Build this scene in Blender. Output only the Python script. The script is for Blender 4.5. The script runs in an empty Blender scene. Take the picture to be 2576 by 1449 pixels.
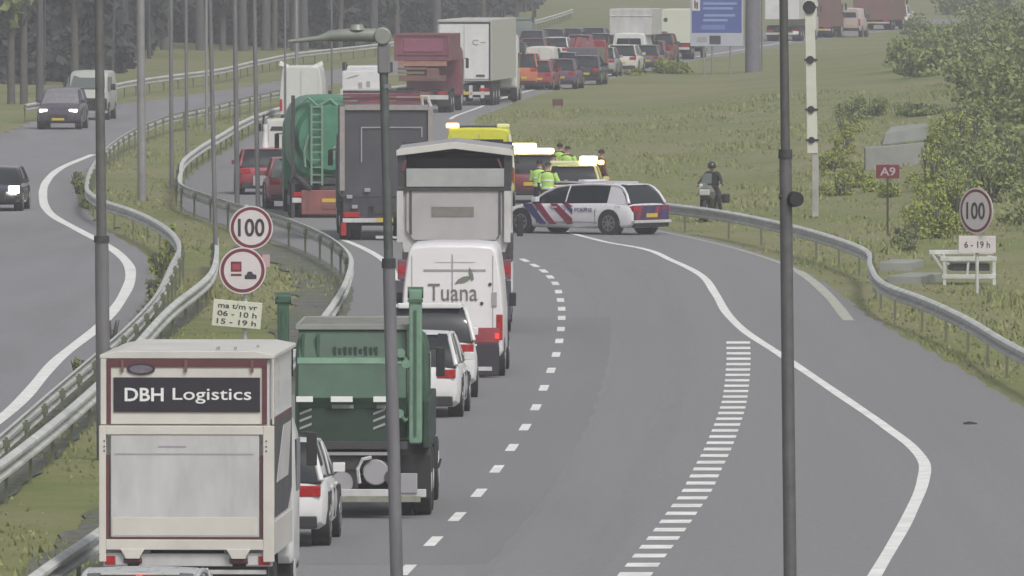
import bpy, bmesh, math, random
import numpy as np
from mathutils import Vector, Matrix

# ------------------------------------------------------------------ camera, world, sun
SC = bpy.context.scene
F = 32000.0          # focal length in units of a 2576 px wide frame
CH = 9.35            # camera height, metres (bridge deck)
PITCH = math.atan2(724.5 + 240.0, F)
cam_d = bpy.data.cameras.new("camera")
cam = bpy.data.objects.new("camera", cam_d)
SC.collection.objects.link(cam)
cam.location = (0, 0, CH)
cam.rotation_euler = (math.pi / 2 - PITCH, 0, 0)
cam_d.sensor_width = 36.0
cam_d.lens = 36.0 * F / 2576.0
cam_d.clip_start = 1.0
cam_d.clip_end = 8000.0
SC.camera = cam

world = bpy.data.worlds.new("World")
SC.world = world
world.use_nodes = True
wn = world.node_tree
wn.nodes.clear()
wo = wn.nodes.new('ShaderNodeOutputWorld')
wb = wn.nodes.new('ShaderNodeBackground')
ws = wn.nodes.new('ShaderNodeTexSky')
wh = wn.nodes.new('ShaderNodeHueSaturation')
ws.sky_type = 'NISHITA'
ws.sun_disc = False
ws.sun_elevation = math.radians(48)
ws.sun_rotation = math.radians(150)
ws.dust_density = 4.0
wh.inputs['Saturation'].default_value = 0.30
wb.inputs['Strength'].default_value = 0.112
wn.links.new(ws.outputs[0], wh.inputs['Color'])
wn.links.new(wh.outputs[0], wb.inputs['Color'])
wn.links.new(wb.outputs[0], wo.inputs['Surface'])

sun_d = bpy.data.lights.new("sun", 'SUN')
sun_d.energy = 1.3
sun_d.angle = math.radians(14)
sun_d.color = (1.0, 0.97, 0.93)
sun = bpy.data.objects.new("sun", sun_d)
SC.collection.objects.link(sun)
# light from behind the camera, to the right
el, az = math.radians(48), math.radians(150)
sdir = Vector((math.sin(az) * math.cos(el), math.cos(az) * math.cos(el), math.sin(el)))
sun.rotation_euler = (-sdir).to_track_quat('-Z', 'Y').to_euler()

SC.view_settings.view_transform = 'Standard'
SC.view_settings.look = 'None'
SC.view_settings.exposure = 0.27
SC.view_settings.gamma = 1.0
SC.render.resolution_x = 1024
SC.render.resolution_y = 576

# ------------------------------------------------------------------ geometry helpers
SP, CP = math.sin(PITCH), math.cos(PITCH)
def G(x, y, z=0.0):
    """world point of height z seen at (x, y) of the 2576 x 1449 frame"""
    u = (x - 1288.0) / F; v = (y - 724.5) / F
    dy = CP - v * SP; dz = -SP - v * CP
    t = (z - CH) / dz
    return Vector((u * t, dy * t, z))
def pchip(xs, ys):
    xs = np.array(xs, float); ys = np.array(ys, float)
    o = np.argsort(xs); xs = xs[o]; ys = ys[o]
    h = np.diff(xs); dl = np.diff(ys) / h
    m = np.zeros(len(xs))
    m[0] = dl[0]; m[-1] = dl[-1]
    for i in range(1, len(xs) - 1):
        m[i] = (dl[i-1] * h[i] + dl[i] * h[i-1]) / (h[i] + h[i-1])
    def f(q):
        q = np.asarray(q, float)
        i = np.clip(np.searchsorted(xs, q) - 1, 0, len(h) - 1)
        t = np.clip((q - xs[i]) / h[i], 0, 1)
        r = (2*t**3-3*t**2+1)*ys[i] + (t**3-2*t**2+t)*h[i]*m[i] + (-2*t**3+3*t**2)*ys[i+1] + (t**3-t**2)*h[i]*m[i+1]
        r = np.where(q < xs[0], ys[0] + m[0]*(q - xs[0]), r)
        r = np.where(q > xs[-1], ys[-1] + m[-1]*(q - xs[-1]), r)
        return r
    return f
def curve_of(pix, z=0.0):
    P = [G(x, y, z) for x, y in pix]
    return pchip([p.y for p in P], [p.x for p in P])

RND = random.Random(7)

# ------------------------------------------------------------------ materials
MATS = {}
def mat(name, col, rough=0.6, metal=0.0, var=0.12, scale=6.0, emit=None, es=1.0, coat=0.0, alpha=1.0, streak=None):
    if name in MATS: return MATS[name]
    m = bpy.data.materials.new(name); m.use_nodes = True
    nt = m.node_tree; b = nt.nodes['Principled BSDF']
    b.inputs['Roughness'].default_value = rough
    b.inputs['Metallic'].default_value = metal
    if coat: b.inputs['Coat Weight'].default_value = coat
    c = (*col, 1.0)
    if var > 0:
        tc = nt.nodes.new('ShaderNodeTexCoord')
        mp = nt.nodes.new('ShaderNodeMapping')
        if streak: mp.inputs['Scale'].default_value = streak
        nz = nt.nodes.new('ShaderNodeTexNoise'); nz.inputs['Scale'].default_value = scale
        nz.inputs['Detail'].default_value = 6; nz.inputs['Roughness'].default_value = 0.65
        mr = nt.nodes.new('ShaderNodeMapRange')
        mr.inputs['From Min'].default_value = 0.3; mr.inputs['From Max'].default_value = 0.7
        mr.inputs['To Min'].default_value = 1.0 - var; mr.inputs['To Max'].default_value = 1.0 + var * 0.6
        mx = nt.nodes.new('ShaderNodeMix'); mx.data_type = 'RGBA'; mx.blend_type = 'MULTIPLY'
        mx.inputs[0].default_value = 1.0; mx.inputs[6].default_value = c
        nt.links.new(tc.outputs['Object'], mp.inputs[0]); nt.links.new(mp.outputs[0], nz.inputs['Vector'])
        nt.links.new(nz.outputs[0], mr.inputs[0]); nt.links.new(mr.outputs[0], mx.inputs[7])
        nt.links.new(mx.outputs[2], b.inputs['Base Color'])
        r2 = nt.nodes.new('ShaderNodeMapRange')
        r2.inputs['From Min'].default_value = 0.3; r2.inputs['From Max'].default_value = 0.7
        r2.inputs['To Min'].default_value = max(0.02, rough - 0.08); r2.inputs['To Max'].default_value = min(1, rough + 0.12)
        nt.links.new(nz.outputs[0], r2.inputs[0]); nt.links.new(r2.outputs[0], b.inputs['Roughness'])
    else:
        b.inputs['Base Color'].default_value = c
    if emit:
        b.inputs['Emission Color'].default_value = (*emit, 1); b.inputs['Emission Strength'].default_value = es
    MATS[name] = m
    return m

def ground_mat(name, cols, scales, rough=0.9, stretch=(1, 1, 1), fine=0.0):
    """several noise layers blended between colours"""
    m = bpy.data.materials.new(name); m.use_nodes = True
    nt = m.node_tree; b = nt.nodes['Principled BSDF']; b.inputs['Roughness'].default_value = rough
    tc = nt.nodes.new('ShaderNodeTexCoord'); mp = nt.nodes.new('ShaderNodeMapping')
    mp.inputs['Scale'].default_value = stretch
    nt.links.new(tc.outputs['Object'], mp.inputs[0])
    prev = None
    for i, (c, sc) in enumerate(zip(cols, scales)):
        if i == 0:
            rgb = nt.nodes.new('ShaderNodeRGB'); rgb.outputs[0].default_value = (*c, 1); prev = rgb.outputs[0]; continue
        nz = nt.nodes.new('ShaderNodeTexNoise'); nz.inputs['Scale'].default_value = sc
        nz.inputs['Detail'].default_value = 5; nz.inputs['Roughness'].default_value = 0.6
        mr = nt.nodes.new('ShaderNodeMapRange'); mr.inputs['From Min'].default_value = 0.42; mr.inputs['From Max'].default_value = 0.62
        mx = nt.nodes.new('ShaderNodeMix'); mx.data_type = 'RGBA'
        nt.links.new(mp.outputs[0], nz.inputs['Vector']); nt.links.new(nz.outputs[0], mr.inputs[0])
        nt.links.new(mr.outputs[0], mx.inputs[0]); nt.links.new(prev, mx.inputs[6]); mx.inputs[7].default_value = (*c, 1)
        prev = mx.outputs[2]
    if fine:
        nz = nt.nodes.new('ShaderNodeTexNoise'); nz.inputs['Scale'].default_value = 9; nz.inputs['Detail'].default_value = 8
        nt.links.new(tc.outputs['Object'], nz.inputs['Vector'])
        mr = nt.nodes.new('ShaderNodeMapRange'); mr.inputs['From Min'].default_value = 0.3; mr.inputs['From Max'].default_value = 0.7
        mr.inputs['To Min'].default_value = 1 - fine; mr.inputs['To Max'].default_value = 1 + fine
        mx = nt.nodes.new('ShaderNodeMix'); mx.data_type = 'RGBA'; mx.blend_type = 'MULTIPLY'; mx.inputs[0].default_value = 1
        nt.links.new(nz.outputs[0], mr.inputs[0]); nt.links.new(prev, mx.inputs[6]); nt.links.new(mr.outputs[0], mx.inputs[7])
        prev = mx.outputs[2]
    nt.links.new(prev, b.inputs['Base Color'])
    return m

WHITE = mat('white_paint', (0.66, 0.66, 0.66), 0.35, var=0.13, scale=1.8, coat=0.3)
OFFW = mat('off_white', (0.55, 0.54, 0.50), 0.5, var=0.10, scale=1.2)
CREAM = mat('cream_metal', (0.58, 0.555, 0.50), 0.5, var=0.12, scale=1.5)
GLASS = mat('dark_glass', (0.015, 0.018, 0.022), 0.08, var=0.0)
GLASSL = mat('glass_reflection_tint', (0.11, 0.12, 0.12), 0.12, var=0.0)  # paler base colour paints the reflection into the glass
BLACK = mat('black_plastic', (0.02, 0.02, 0.022), 0.6, var=0.2)
TYRE = mat('tyre_rubber', (0.022, 0.021, 0.022), 0.85, var=0.25, scale=12)
RIM = mat('alloy_rim', (0.35, 0.35, 0.36), 0.35, 0.7, var=0.1)
POSTM = mat('post_steel', (0.13, 0.145, 0.09), 0.6, 0.1, var=0.25, scale=3)
STEEL = mat('galvanised_steel', (0.55, 0.56, 0.53), 0.5, 0.1, var=0.35, scale=1.3)
POLE = mat('pole_grey', (0.175, 0.172, 0.18), 0.5, 0.2, var=0.25, scale=2.0, streak=(3, 3, 0.4))
POLEL = mat('pole_light_grey', (0.26, 0.26, 0.26), 0.5, 0.2, var=0.2, scale=2.0)
CHAS = mat('chassis_grey', (0.045, 0.045, 0.048), 0.7, var=0.4, scale=5)
PLATE = mat('plate_yellow', (0.55, 0.40, 0.03), 0.5, var=0.05)
RED_L = mat('red_lamp', (0.35, 0.012, 0.015), 0.25, var=0.05)
RED_ON = mat('red_lamp_lit', (0.5, 0.02, 0.02), 0.3, var=0, emit=(1, 0.05, 0.03), es=1.2)
HEAD_ON = mat('headlamp_lit', (0.9, 0.9, 0.8), 0.2, var=0, emit=(1, 1, 0.9), es=6)
HEAD = mat('headlamp_clear', (0.5, 0.5, 0.5), 0.1, var=0)
AMBER = mat('beacon_amber_lit', (0.9, 0.4, 0.1), 0.3, var=0, emit=(1, 0.42, 0.16), es=5)
AMBERW = mat('beacon_yellow_lit', (0.9, 0.8, 0.4), 0.3, var=0, emit=(1, 0.85, 0.42), es=5)
BLUE_L = mat('beacon_blue', (0.02, 0.08, 0.5), 0.2, var=0, emit=(0.1, 0.3, 1), es=0.6)
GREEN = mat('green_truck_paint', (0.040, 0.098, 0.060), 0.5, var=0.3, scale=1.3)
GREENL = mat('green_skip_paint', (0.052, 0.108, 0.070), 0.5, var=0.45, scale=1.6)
GREEND = mat('green_skip_dark', (0.025, 0.05, 0.035), 0.7, var=0.35, scale=2.0)  # darker green of the raised letters, rear frame and side locker
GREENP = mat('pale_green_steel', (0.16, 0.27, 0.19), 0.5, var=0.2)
TANK = mat('tank_green', (0.06, 0.205, 0.125), 0.45, var=0.35, scale=1.2)
MAROON = mat('maroon_panel', (0.19, 0.055, 0.08), 0.5, var=0.25, scale=1.5)
DRED = mat('dark_red_frame', (0.11, 0.035, 0.04), 0.5, var=0.2)
REDP = mat('red_car_paint', (0.26, 0.03, 0.045), 0.3, var=0.1, coat=0.4)
DGREY = mat('dark_grey_panel', (0.06, 0.058, 0.068), 0.55, var=0.25, scale=1.2)
MGREY = mat('mid_grey_panel', (0.32, 0.31, 0.325), 0.5, var=0.12, scale=1.4)
LGREY = mat('light_grey_panel', (0.50, 0.495, 0.49), 0.5, var=0.2, scale=1.6, streak=(1.6,1,.5))
BLACKP = mat('black_car_paint', (0.02, 0.018, 0.025), 0.2, var=0.1, coat=0.5)
GREYP = mat('grey_car_paint', (0.14, 0.13, 0.16), 0.3, 0.3, var=0.1, coat=0.4)
SILVP = mat('silver_car_paint', (0.38, 0.38, 0.38), 0.3, 0.4, var=0.1, coat=0.4)
ORAN = mat('orange_paint', (0.46, 0.14, 0.06), 0.45, var=0.2)
BROWN = mat('brown_red_panel', (0.17, 0.085, 0.075), 0.6, var=0.25, scale=1.0)
YEL = mat('emergency_yellow', (0.60, 0.60, 0.03), 0.4, var=0.08, coat=0.2)
PALEY = mat('pale_yellow_paint', (0.62, 0.60, 0.25), 0.4, var=0.08, coat=0.2)
HIVIS = mat('hi_vis_yellow_green', (0.42, 0.66, 0.14), 0.7, var=0.12, scale=8)
NAVY = mat('navy_cloth', (0.025, 0.028, 0.04), 0.85, var=0.25, scale=10)
DARKC = mat('dark_cloth', (0.03, 0.032, 0.03), 0.85, var=0.3, scale=10)
REDC = mat('red_cloth', (0.20, 0.03, 0.05), 0.85, var=0.25, scale=10)
SKIN = mat('skin', (0.42, 0.25, 0.18), 0.6, var=0.05)
HAIR = mat('dark_hair', (0.02, 0.015, 0.012), 0.7, var=0.2, scale=20)
REFL = mat('reflective_white', (0.75, 0.76, 0.74), 0.35, var=0.05)
SIGNB = mat('sign_blue', (0.05, 0.085, 0.30), 0.5, var=0.08)
SIGNT = mat('sign_pale_blue_print', (0.22, 0.28, 0.50), 0.5, var=0.1)
SIGNR = mat('sign_dark_red', (0.15, 0.02, 0.035), 0.45, var=0.08)
SIGNW = mat('sign_white', (0.58, 0.54, 0.54), 0.5, var=0.06)
SIGNC = mat('sign_cream', (0.56, 0.57, 0.46), 0.5, var=0.08)
INK = mat('sign_ink', (0.03, 0.025, 0.03), 0.6, var=0)
CONC = mat('weathered_concrete', (0.27, 0.28, 0.26), 0.85, var=0.2, scale=1.5)
LINE = mat('road_paint', (0.78, 0.78, 0.75), 0.6, var=0.25, scale=1.6)
LINEY = mat('road_paint_weathered', (0.42, 0.43, 0.36), 0.7, var=0.3, scale=2.5)

# ------------------------------------------------------------------ object helpers
COL = SC.collection
def tag(o, label=None, cat=None, group=None, kind=None):
    if label: o["label"] = label
    if cat: o["category"] = cat
    if group: o["group"] = group
    if kind: o["kind"] = kind
    return o
def thing(name, label, cat, loc=(0, 0, 0), yaw=0.0, group=None):
    o = bpy.data.objects.new(name, None); COL.objects.link(o)
    o.location = loc; o.rotation_euler = (0, 0, -math.radians(yaw))
    o.empty_display_size = 0.3
    return tag(o, label, cat, group)
class MB:
    def __init__(s): s.v = []; s.f = []; s.m = []
    def poly(s, pts, m=0):
        n = len(s.v); s.v += [tuple(p) for p in pts]; s.f.append(tuple(range(n, n + len(pts)))); s.m.append(m); return s
    def box(s, x0, x1, y0, y1, z0, z1, m=0):
        n = len(s.v)
        s.v += [(x0,y0,z0),(x1,y0,z0),(x1,y1,z0),(x0,y1,z0),(x0,y0,z1),(x1,y0,z1),(x1,y1,z1),(x0,y1,z1)]
        for q in ((0,3,2,1),(4,5,6,7),(0,1,5,4),(1,2,6,5),(2,3,7,6),(3,0,4,7)):
            s.f.append(tuple(n + i for i in q)); s.m.append(m)
        return s
    def hexa(s, p, m=0):   # 8 corners: bottom ccw 0-3, top ccw 4-7
        n = len(s.v); s.v += [tuple(a) for a in p]
        for q in ((0,3,2,1),(4,5,6,7),(0,1,5,4),(1,2,6,5),(2,3,7,6),(3,0,4,7)):
            s.f.append(tuple(n + i for i in q)); s.m.append(m)
        return s
    def loft(s, rings, m=0, cap=True, closed=True):
        n = len(s.v); k = len(rings[0])
        for r in rings: s.v += [tuple(p) for p in r]
        for i in range(len(rings) - 1):
            for j in range(k if closed else k - 1):
                a = n + i*k + j; b = n + i*k + (j+1) % k
                s.f.append((a, b, b + k, a + k)); s.m.append(m)
        if cap:
            s.f.append(tuple(n + j for j in reversed(range(k)))); s.m.append(m)
            s.f.append(tuple(n + (len(rings)-1)*k + j for j in range(k))); s.m.append(m)
        return s
    def prism(s, pts, axis, a0, a1, m=0):
        """pts 2D polygon; axis 'x' -> (y,z), 'y' -> (x,z), 'z' -> (x,y)"""
        def mk(p, a):
            return (a, p[0], p[1]) if axis == 'x' else ((p[0], a, p[1]) if axis == 'y' else (p[0], p[1], a))
        return s.loft([[mk(p, a0) for p in pts], [mk(p, a1) for p in pts]], m)
    def cyl(s, p0, p1, r0, r1=None, n=12, m=0):
        r1 = r0 if r1 is None else r1
        p0 = Vector(p0); p1 = Vector(p1); d = (p1 - p0).normalized()
        a = d.orthogonal().normalized(); b = d.cross(a)
        R = lambda p, r: [p + a*(r*math.cos(2*math.pi*i/n)) + b*(r*math.sin(2*math.pi*i/n)) for i in range(n)]
        return s.loft([R(p0, r0), R(p1, r1)], m)
    def tube(s, pts, r, n=8, m=0):
        pts = [Vector(p) for p in pts]; rings = []
        ref = Vector((0.13, 0.21, 0.97)).normalized()
        for i, p in enumerate(pts):
            d = (pts[min(i+1, len(pts)-1)] - pts[max(i-1, 0)]).normalized()
            a = d.cross(ref); a = a.normalized() if a.length > 1e-3 else d.orthogonal().normalized()
            b = d.cross(a); rr = r[i] if isinstance(r, (list, tuple)) else r
            rings.append([p + a*(rr*math.cos(2*math.pi*j/n)) + b*(rr*math.sin(2*math.pi*j/n)) for j in range(n)])
        return s.loft(rings, m)
    def build(s, name, mats, parent=None, bevel=0.0, smooth=None, kind=None):
        me = bpy.data.meshes.new(name); me.from_pydata(s.v, [], s.f)
        if not isinstance(mats, (list, tuple)): mats = [mats]
        for q in mats: me.materials.append(q)
        if len(mats) > 1: me.polygons.foreach_set('material_index', s.m)
        bm = bmesh.new(); bm.from_mesh(me); bmesh.ops.recalc_face_normals(bm, faces=bm.faces); bm.to_mesh(me); bm.free()
        if smooth:
            for p in me.polygons: p.use_smooth = True
            me.set_sharp_from_angle(angle=math.radians(smooth))
        o = bpy.data.objects.new(name, me); COL.objects.link(o)
        if parent: o.parent = parent
        if bevel:
            b = o.modifiers.new('bevel', 'BEVEL'); b.width = bevel; b.segments = 2; b.limit_method = 'ANGLE'; b.angle_limit = math.radians(35)
        if kind: o["kind"] = kind
        return o
def B(name, m, parent, *a, bevel=0.0):
    return MB().box(*a).build(name, m, parent, bevel)
def text(name, s, w, h, m, parent, loc, rz=0.0, depth=0.006, bold=0.0, rx=90):
    """flat lettering in its own XZ plane facing -Y, centred on loc, fitted to w x h"""
    cu = bpy.data.curves.new(name, 'FONT'); cu.body = s; cu.size = 1.0; cu.align_x = 'CENTER'; cu.align_y = 'CENTER'
    cu.extrude = 0.01; cu.offset = bold; cu.resolution_u = 3
    t = bpy.data.objects.new('tmp', cu); COL.objects.link(t)
    bpy.context.view_layer.update()
    me = bpy.data.meshes.new_from_object(t.evaluated_get(bpy.context.evaluated_depsgraph_get()))
    bpy.data.objects.remove(t); bpy.data.curves.remove(cu)
    co = np.zeros(len(me.vertices)*3); me.vertices.foreach_get('co', co); co = co.reshape(-1, 3)
    lo, hi = co.min(0), co.max(0); c = (lo + hi)/2; sz = np.maximum(hi - lo, 1e-6)
    co = (co - c) * np.array([w/sz[0], h/sz[1], depth/sz[2]])
    me.vertices.foreach_set('co', co.ravel()); me.update(); me.name = name
    me.materials.clear(); me.materials.append(m)
    o = bpy.data.objects.new(name, me); COL.objects.link(o); o.parent = parent
    o.location = loc; o.rotation_euler = (math.radians(rx), 0, rz)
    return o
# ------------------------------------------------------------------ layout curves (world X as a function of distance Y)
railB = curve_of([(-120,1600),(60,1449),(250,1318),(520,1080),(680,935),(770,832),(820,770),(865,690),(870,640),(830,600),(760,565),(690,540),(600,515),(520,490),
                  (455,466),(447,430),(452,405),(490,372),(550,336),(646,286),(800,245),(1000,215),(1230,190),(1420,160),(1560,130),(1700,95),(1900,60)], 0.75)
railC = curve_of([(-400,1500),(-150,1235),(30,1080),(150,975),(250,890),(330,820),(400,745),(443,660),(461,617),(448,590),(406,557),(338,525),(268,502),(232,480),
                  (228,450),(250,400),(300,350),(380,307),(430,289),(523,268),(640,240),(760,215),(900,190)], 0.75)
railL = curve_of([(-350,1430),(-100,1225),(30,1128),(135,1046),(247,949),(417,770),(523,679),(534,640),(534,595)], 0.75)
railO = curve_of([(60,262),(180,240),(263,216),(323,203),(437,187),(518,177),(640,152),(760,130),(900,115),(1060,95),(1260,68),(1400,35),(1480,5)], 0.75)
railR = curve_of([(1560,482),(1665,508),(1780,522),(1960,555),(2100,592),(2190,628),(2200,665),(2240,712),(2330,745),(2440,795),(2548,858),(2640,905),(2850,1010)], 0.75)
edgeR = curve_of([(3100,1400),(2800,1170),(2548,1010),(2400,920),(2200,805),(2060,705),(2000,672),(1900,635),(1780,600),(1680,578),(1560,530),(1400,435),(1280,370),
                  (1190,320),(1185,300),(1250,272),(1340,238),(1450,212),(1560,190),(1650,172),(1740,152),(1900,125),(2050,100),(2250,75),(2500,55)])
lineR = curve_of([(2110,1600),(2200,1449),(2290,1290),(2322,1210),(2325,1165),(2300,1130),(2230,1075),(2100,985),(1960,890),(1870,830),(1830,790),(1800,740),(1760,690),(1690,655),(1600,622),(1540,612),(1480,598),(1380,570)])
lineY = curve_of([(1640,578),(1680,586),(1760,603),(1900,640),(2000,678),(2030,697),(2080,740),(2135,806)])
lineM = curve_of([(860,602),(900,618),(965,655),(995,700),(1000,760),(985,830),(930,920),(866,957),(780,1080),(620,1230),(480,1330),(330,1449),(150,1600)])
lineA = curve_of([(-300,1330),(-100,1130),(30,1030),(150,900),(250,820),(310,745),(328,700),(325,670),(300,640),(260,612),(200,580),(130,540),(108,490),(118,455),(150,425),(235,388)])
edgeLi = curve_of([(-360,1500),(-120,1180),(30,1078),(150,960),(250,885),(330,800),(380,720),(385,670),(345,625),(300,600),(250,565),(215,530),(190,490),(190,455),(225,420),(270,380),
                   (320,340),(390,310),(470,290),(560,268),(680,243),(800,215),(960,190),(1100,172),(1300,150),(1500,120),(1650,90)])
edgeLo = curve_of([(-2400,1500),(-1600,1100),(-1000,800),(-600,600),(-300,450),(-100,370),(30,328),(88,305),(180,285),(300,262),(440,245),(523,232),(640,215),(760,190),(900,165),(1060,145),(1260,125),(1400,100),(1550,70),(1700,20)])
lane = curve_of([(345,1715),(471,1560),(690,1378),(878,1305),(1035,1050),(1070,1003),(1138,950),(1143,770),(972,605),(825,545),(700,515),(640,490),(690,400),(757,330),(905,292),(1062,275),(1170,255),(1290,215),(1370,200),(1460,195),(1560,185),(1690,145),(1967,105),(2125,85)])
def smooth01(t): t = np.clip(t, 0, 1); return t*t*(3-2*t)
def terrain(x, y):
    x = np.asarray(x, float); y = np.asarray(y, float)
    dr = x - edgeR(np.clip(y, 40, 1050))
    z = 0.75*smooth01((dr-5)/10)*smooth01((y-330)/120)
    z = z + 4.5*smooth01((dr-14)/30)*smooth01((y-260)/60)*smooth01((1500-y)/500)
    dl = edgeLo(np.clip(y, 120, 1050)) - x
    z = z + 1.6*smooth01((dl-6)/40)
    z = z + 0.10*np.sin(x*0.31+y*0.05)*smooth01((dr-4)/6) + 0.25*np.sin(x*0.11)*np.sin(y*0.02+1)*smooth01((dr-8)/10)
    return z - 0.05
def onland(x, y):
    """where the view through (x,y) meets the terrain"""
    z = 0.0
    for _ in range(60):
        p = G(x, y, z); z += 0.35*(float(terrain(p.x, p.y)) - z)
    p.z = float(terrain(p.x, p.y)); return p

GRASS = ground_mat('verge_grass', [(0.158,0.178,0.048),(0.185,0.185,0.066),(0.120,0.152,0.034),(0.20,0.19,0.090)], [1,0.12,0.45,0.07], fine=0.16)
ASPH = ground_mat('asphalt', [(0.205,0.205,0.208),(0.192,0.192,0.198),(0.212,0.208,0.212),(0.186,0.186,0.190)], [1,0.30,0.8,0.10], rough=0.8, stretch=(1,0.02,1), fine=0.12)
ASPHL = ground_mat('asphalt_pale', [(0.205,0.20,0.21),(0.18,0.18,0.185),(0.22,0.212,0.222)], [1,0.3,0.8], rough=0.85, stretch=(1,0.06,1), fine=0.10)

# ground sheet: fine near the roads, coarse beyond
ys = np.concatenate([np.linspace(-300,100,9), np.arange(110,1300,6.0), np.linspace(1320,6500,30)])
xs = np.concatenate([np.linspace(-4000,-130,14), np.arange(-120,121,2.0), np.linspace(130,4000,14)])
XX, YY = np.meshgrid(xs, ys); ZZ = terrain(XX, YY)
me = bpy.data.meshes.new('ground')
nx = len(xs); V = np.stack([XX.ravel(), YY.ravel(), ZZ.ravel()], 1)
fc = [(j*nx+i, j*nx+i+1, (j+1)*nx+i+1, (j+1)*nx+i) for j in range(len(ys)-1) for i in range(nx-1)]
me.from_pydata(V.tolist(), [], fc); me.materials.append(GRASS)
for p in me.polygons: p.use_smooth = True
o = bpy.data.objects.new('ground', me); COL.objects.link(o); o["kind"] = 'structure'

def strip(name, fl, fr, y0, y1, z, m, step=3.0, thick=0.0):
    yy = np.arange(y0, y1+step, step); a = fl(yy); b = fr(yy); mb = MB(); n = 5
    for i in range(len(yy)-1):
        for k in range(n):
            t0, t1 = k/n, (k+1)/n
            mb.poly([(a[i]+(b[i]-a[i])*t0, yy[i], z),(a[i]+(b[i]-a[i])*t1, yy[i], z),(a[i+1]+(b[i+1]-a[i+1])*t1, yy[i+1], z),(a[i+1]+(b[i+1]-a[i+1])*t0, yy[i+1], z)])
    if thick:
        for f_, sgn in ((a, -1), (b, 1)):
            for i in range(len(yy)-1):
                mb.poly([(f_[i], yy[i], z),(f_[i+1], yy[i+1], z),(f_[i+1]+sgn*thick, yy[i+1], z-0.25),(f_[i]+sgn*thick, yy[i], z-0.25)])
    return mb.build(name, m, kind='structure')
def jag(y, s): return 0.10*np.sin(y*0.9+s)+0.07*np.sin(y*2.3+s*3)+0.05*np.sin(y*5.1+s)
strip('right_road', lambda y: railB(y)+0.15+jag(y,1)*0.4, lambda y: edgeR(y)+jag(y,2), 60, 1040, 0.0, ASPH, 1.5, 0.25)
strip('left_road', lambda y: edgeLo(y)+jag(y,3), lambda y: edgeLi(y)+jag(y,4)*0.6, 120, 1040, 0.0, ASPHL, 1.5, 0.25)
GRAV = ground_mat('dark_gravel', [(0.115,0.11,0.105),(0.06,0.058,0.058),(0.16,0.15,0.14),(0.10,0.12,0.055)], [1,3.0,1.4,0.5], fine=0.35)
strip('gravel_strip', lambda y: railB(y)-1.25+jag(y,5), lambda y: railB(y)+.3, 140, 350, -0.02, GRAV, 1.5)
strip('gravel_strip', lambda y: np.maximum(edgeLi(y)+.05, railL(y)-1.7)+jag(y,6), lambda y: railL(y)-.05+jag(y,7)*.5, 150, 300, -0.022, GRAV, 1.5)
def linestrip(name, fc_, y0, y1, w, m, step=1.0):
    yy = np.arange(y0, y1, step); c = fc_(yy); mb = MB()
    d = np.gradient(c, yy); nrm = np.sqrt(1+d*d)
    ww = np.array([w(y) if callable(w) else w for y in yy])/2*nrm*(1+0.04*np.sin(yy*.37))
    for i in range(len(yy)-1):
        mb.poly([(c[i]-ww[i],yy[i],0.004),(c[i]+ww[i],yy[i],0.004),(c[i+1]+ww[i+1],yy[i+1],0.004),(c[i+1]-ww[i+1],yy[i+1],0.004)])
    return mb.build(name, m, kind='structure')
linestrip('edge_line_right', lineR, 150, G(1380,570).y, 0.20, LINE)
linestrip('edge_line_verge', lineY, G(2135,806).y, G(1640,578).y, lambda y: 0.26 if y < G(2010,683).y else 0.12, LINEY)
linestrip('edge_line_median', lineM, 150, G(860,602).y, 0.20, LINE)
linestrip('edge_line_left_road', lineA, 170, G(235,388).y, 0.27, LINE)
far_edge = lambda y: edgeR(y) - 0.9
linestrip('edge_line_far', far_edge, G(1185,300).y, 900, 0.18, LINE)
# lane line: short dashes
dc = [(1320,655),(1345,668),(1368,682),(1384,697),(1397,713),(1405,734),(1410,755),(1413,777),(1413,800),(1411,828),(1407,858),(1399,892),(1386,932),(1368,976),(1348,1025),(1321,1075),(1288,1126),(1250,1180),(1205,1240),(1150,1300),(1090,1362),(1022,1434)]
laneD = curve_of(dc + [(930,1530)])
mb = MB()
for x, y in dc:
    p = G(x, y); L = 2.8/2; t = (float(laneD(p.y+1))-float(laneD(p.y-1)))/2; w = 0.085
    for k in range(3):
        ya, yb = p.y-L+2*L*k/3, p.y-L+2*L*(k+1)/3; xa, xb = float(laneD(ya)), float(laneD(yb))
        mb.poly([(xa-w,ya,0.004),(xa+w,ya,0.004),(xb+w,yb,0.004),(xb-w,yb,0.004)])
mb.build('lane_dashes', LINE, kind='structure')
strip('asphalt_patch', lambda y: lineM(y)+0.25+0*y, lambda y: laneD(y)+1.1+0.04*np.sin(y), G(1300,1420).y, G(1300,803).y, 0.002, ground_mat('asphalt_older', [(0.185,0.185,0.190),(0.175,0.175,0.180),(0.190,0.188,0.192)], [1,0.35,0.9], rough=0.85, stretch=(1,0.06,1), fine=0.10))
SEAM = mat('bitumen_seam', (0.085,0.085,0.09), .7, var=.3, scale=3)
TRK = ground_mat('asphalt_worn', [(0.192,0.192,0.197),(0.184,0.184,0.190),(0.200,0.198,0.202)], [1,0.8,2.2], rough=0.7, stretch=(1,0.04,1), fine=0.14)
for nm_, off_ in (('wheel_track',1.0),('wheel_track',2.55)):
    linestrip(nm_, lambda y, o_=off_: laneD(y)+o_+.08*np.sin(y*.05), 150, 335, lambda y: .42+.12*math.sin(y*.31)+.06*math.sin(y*1.7), TRK).location.z = -0.0025
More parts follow.
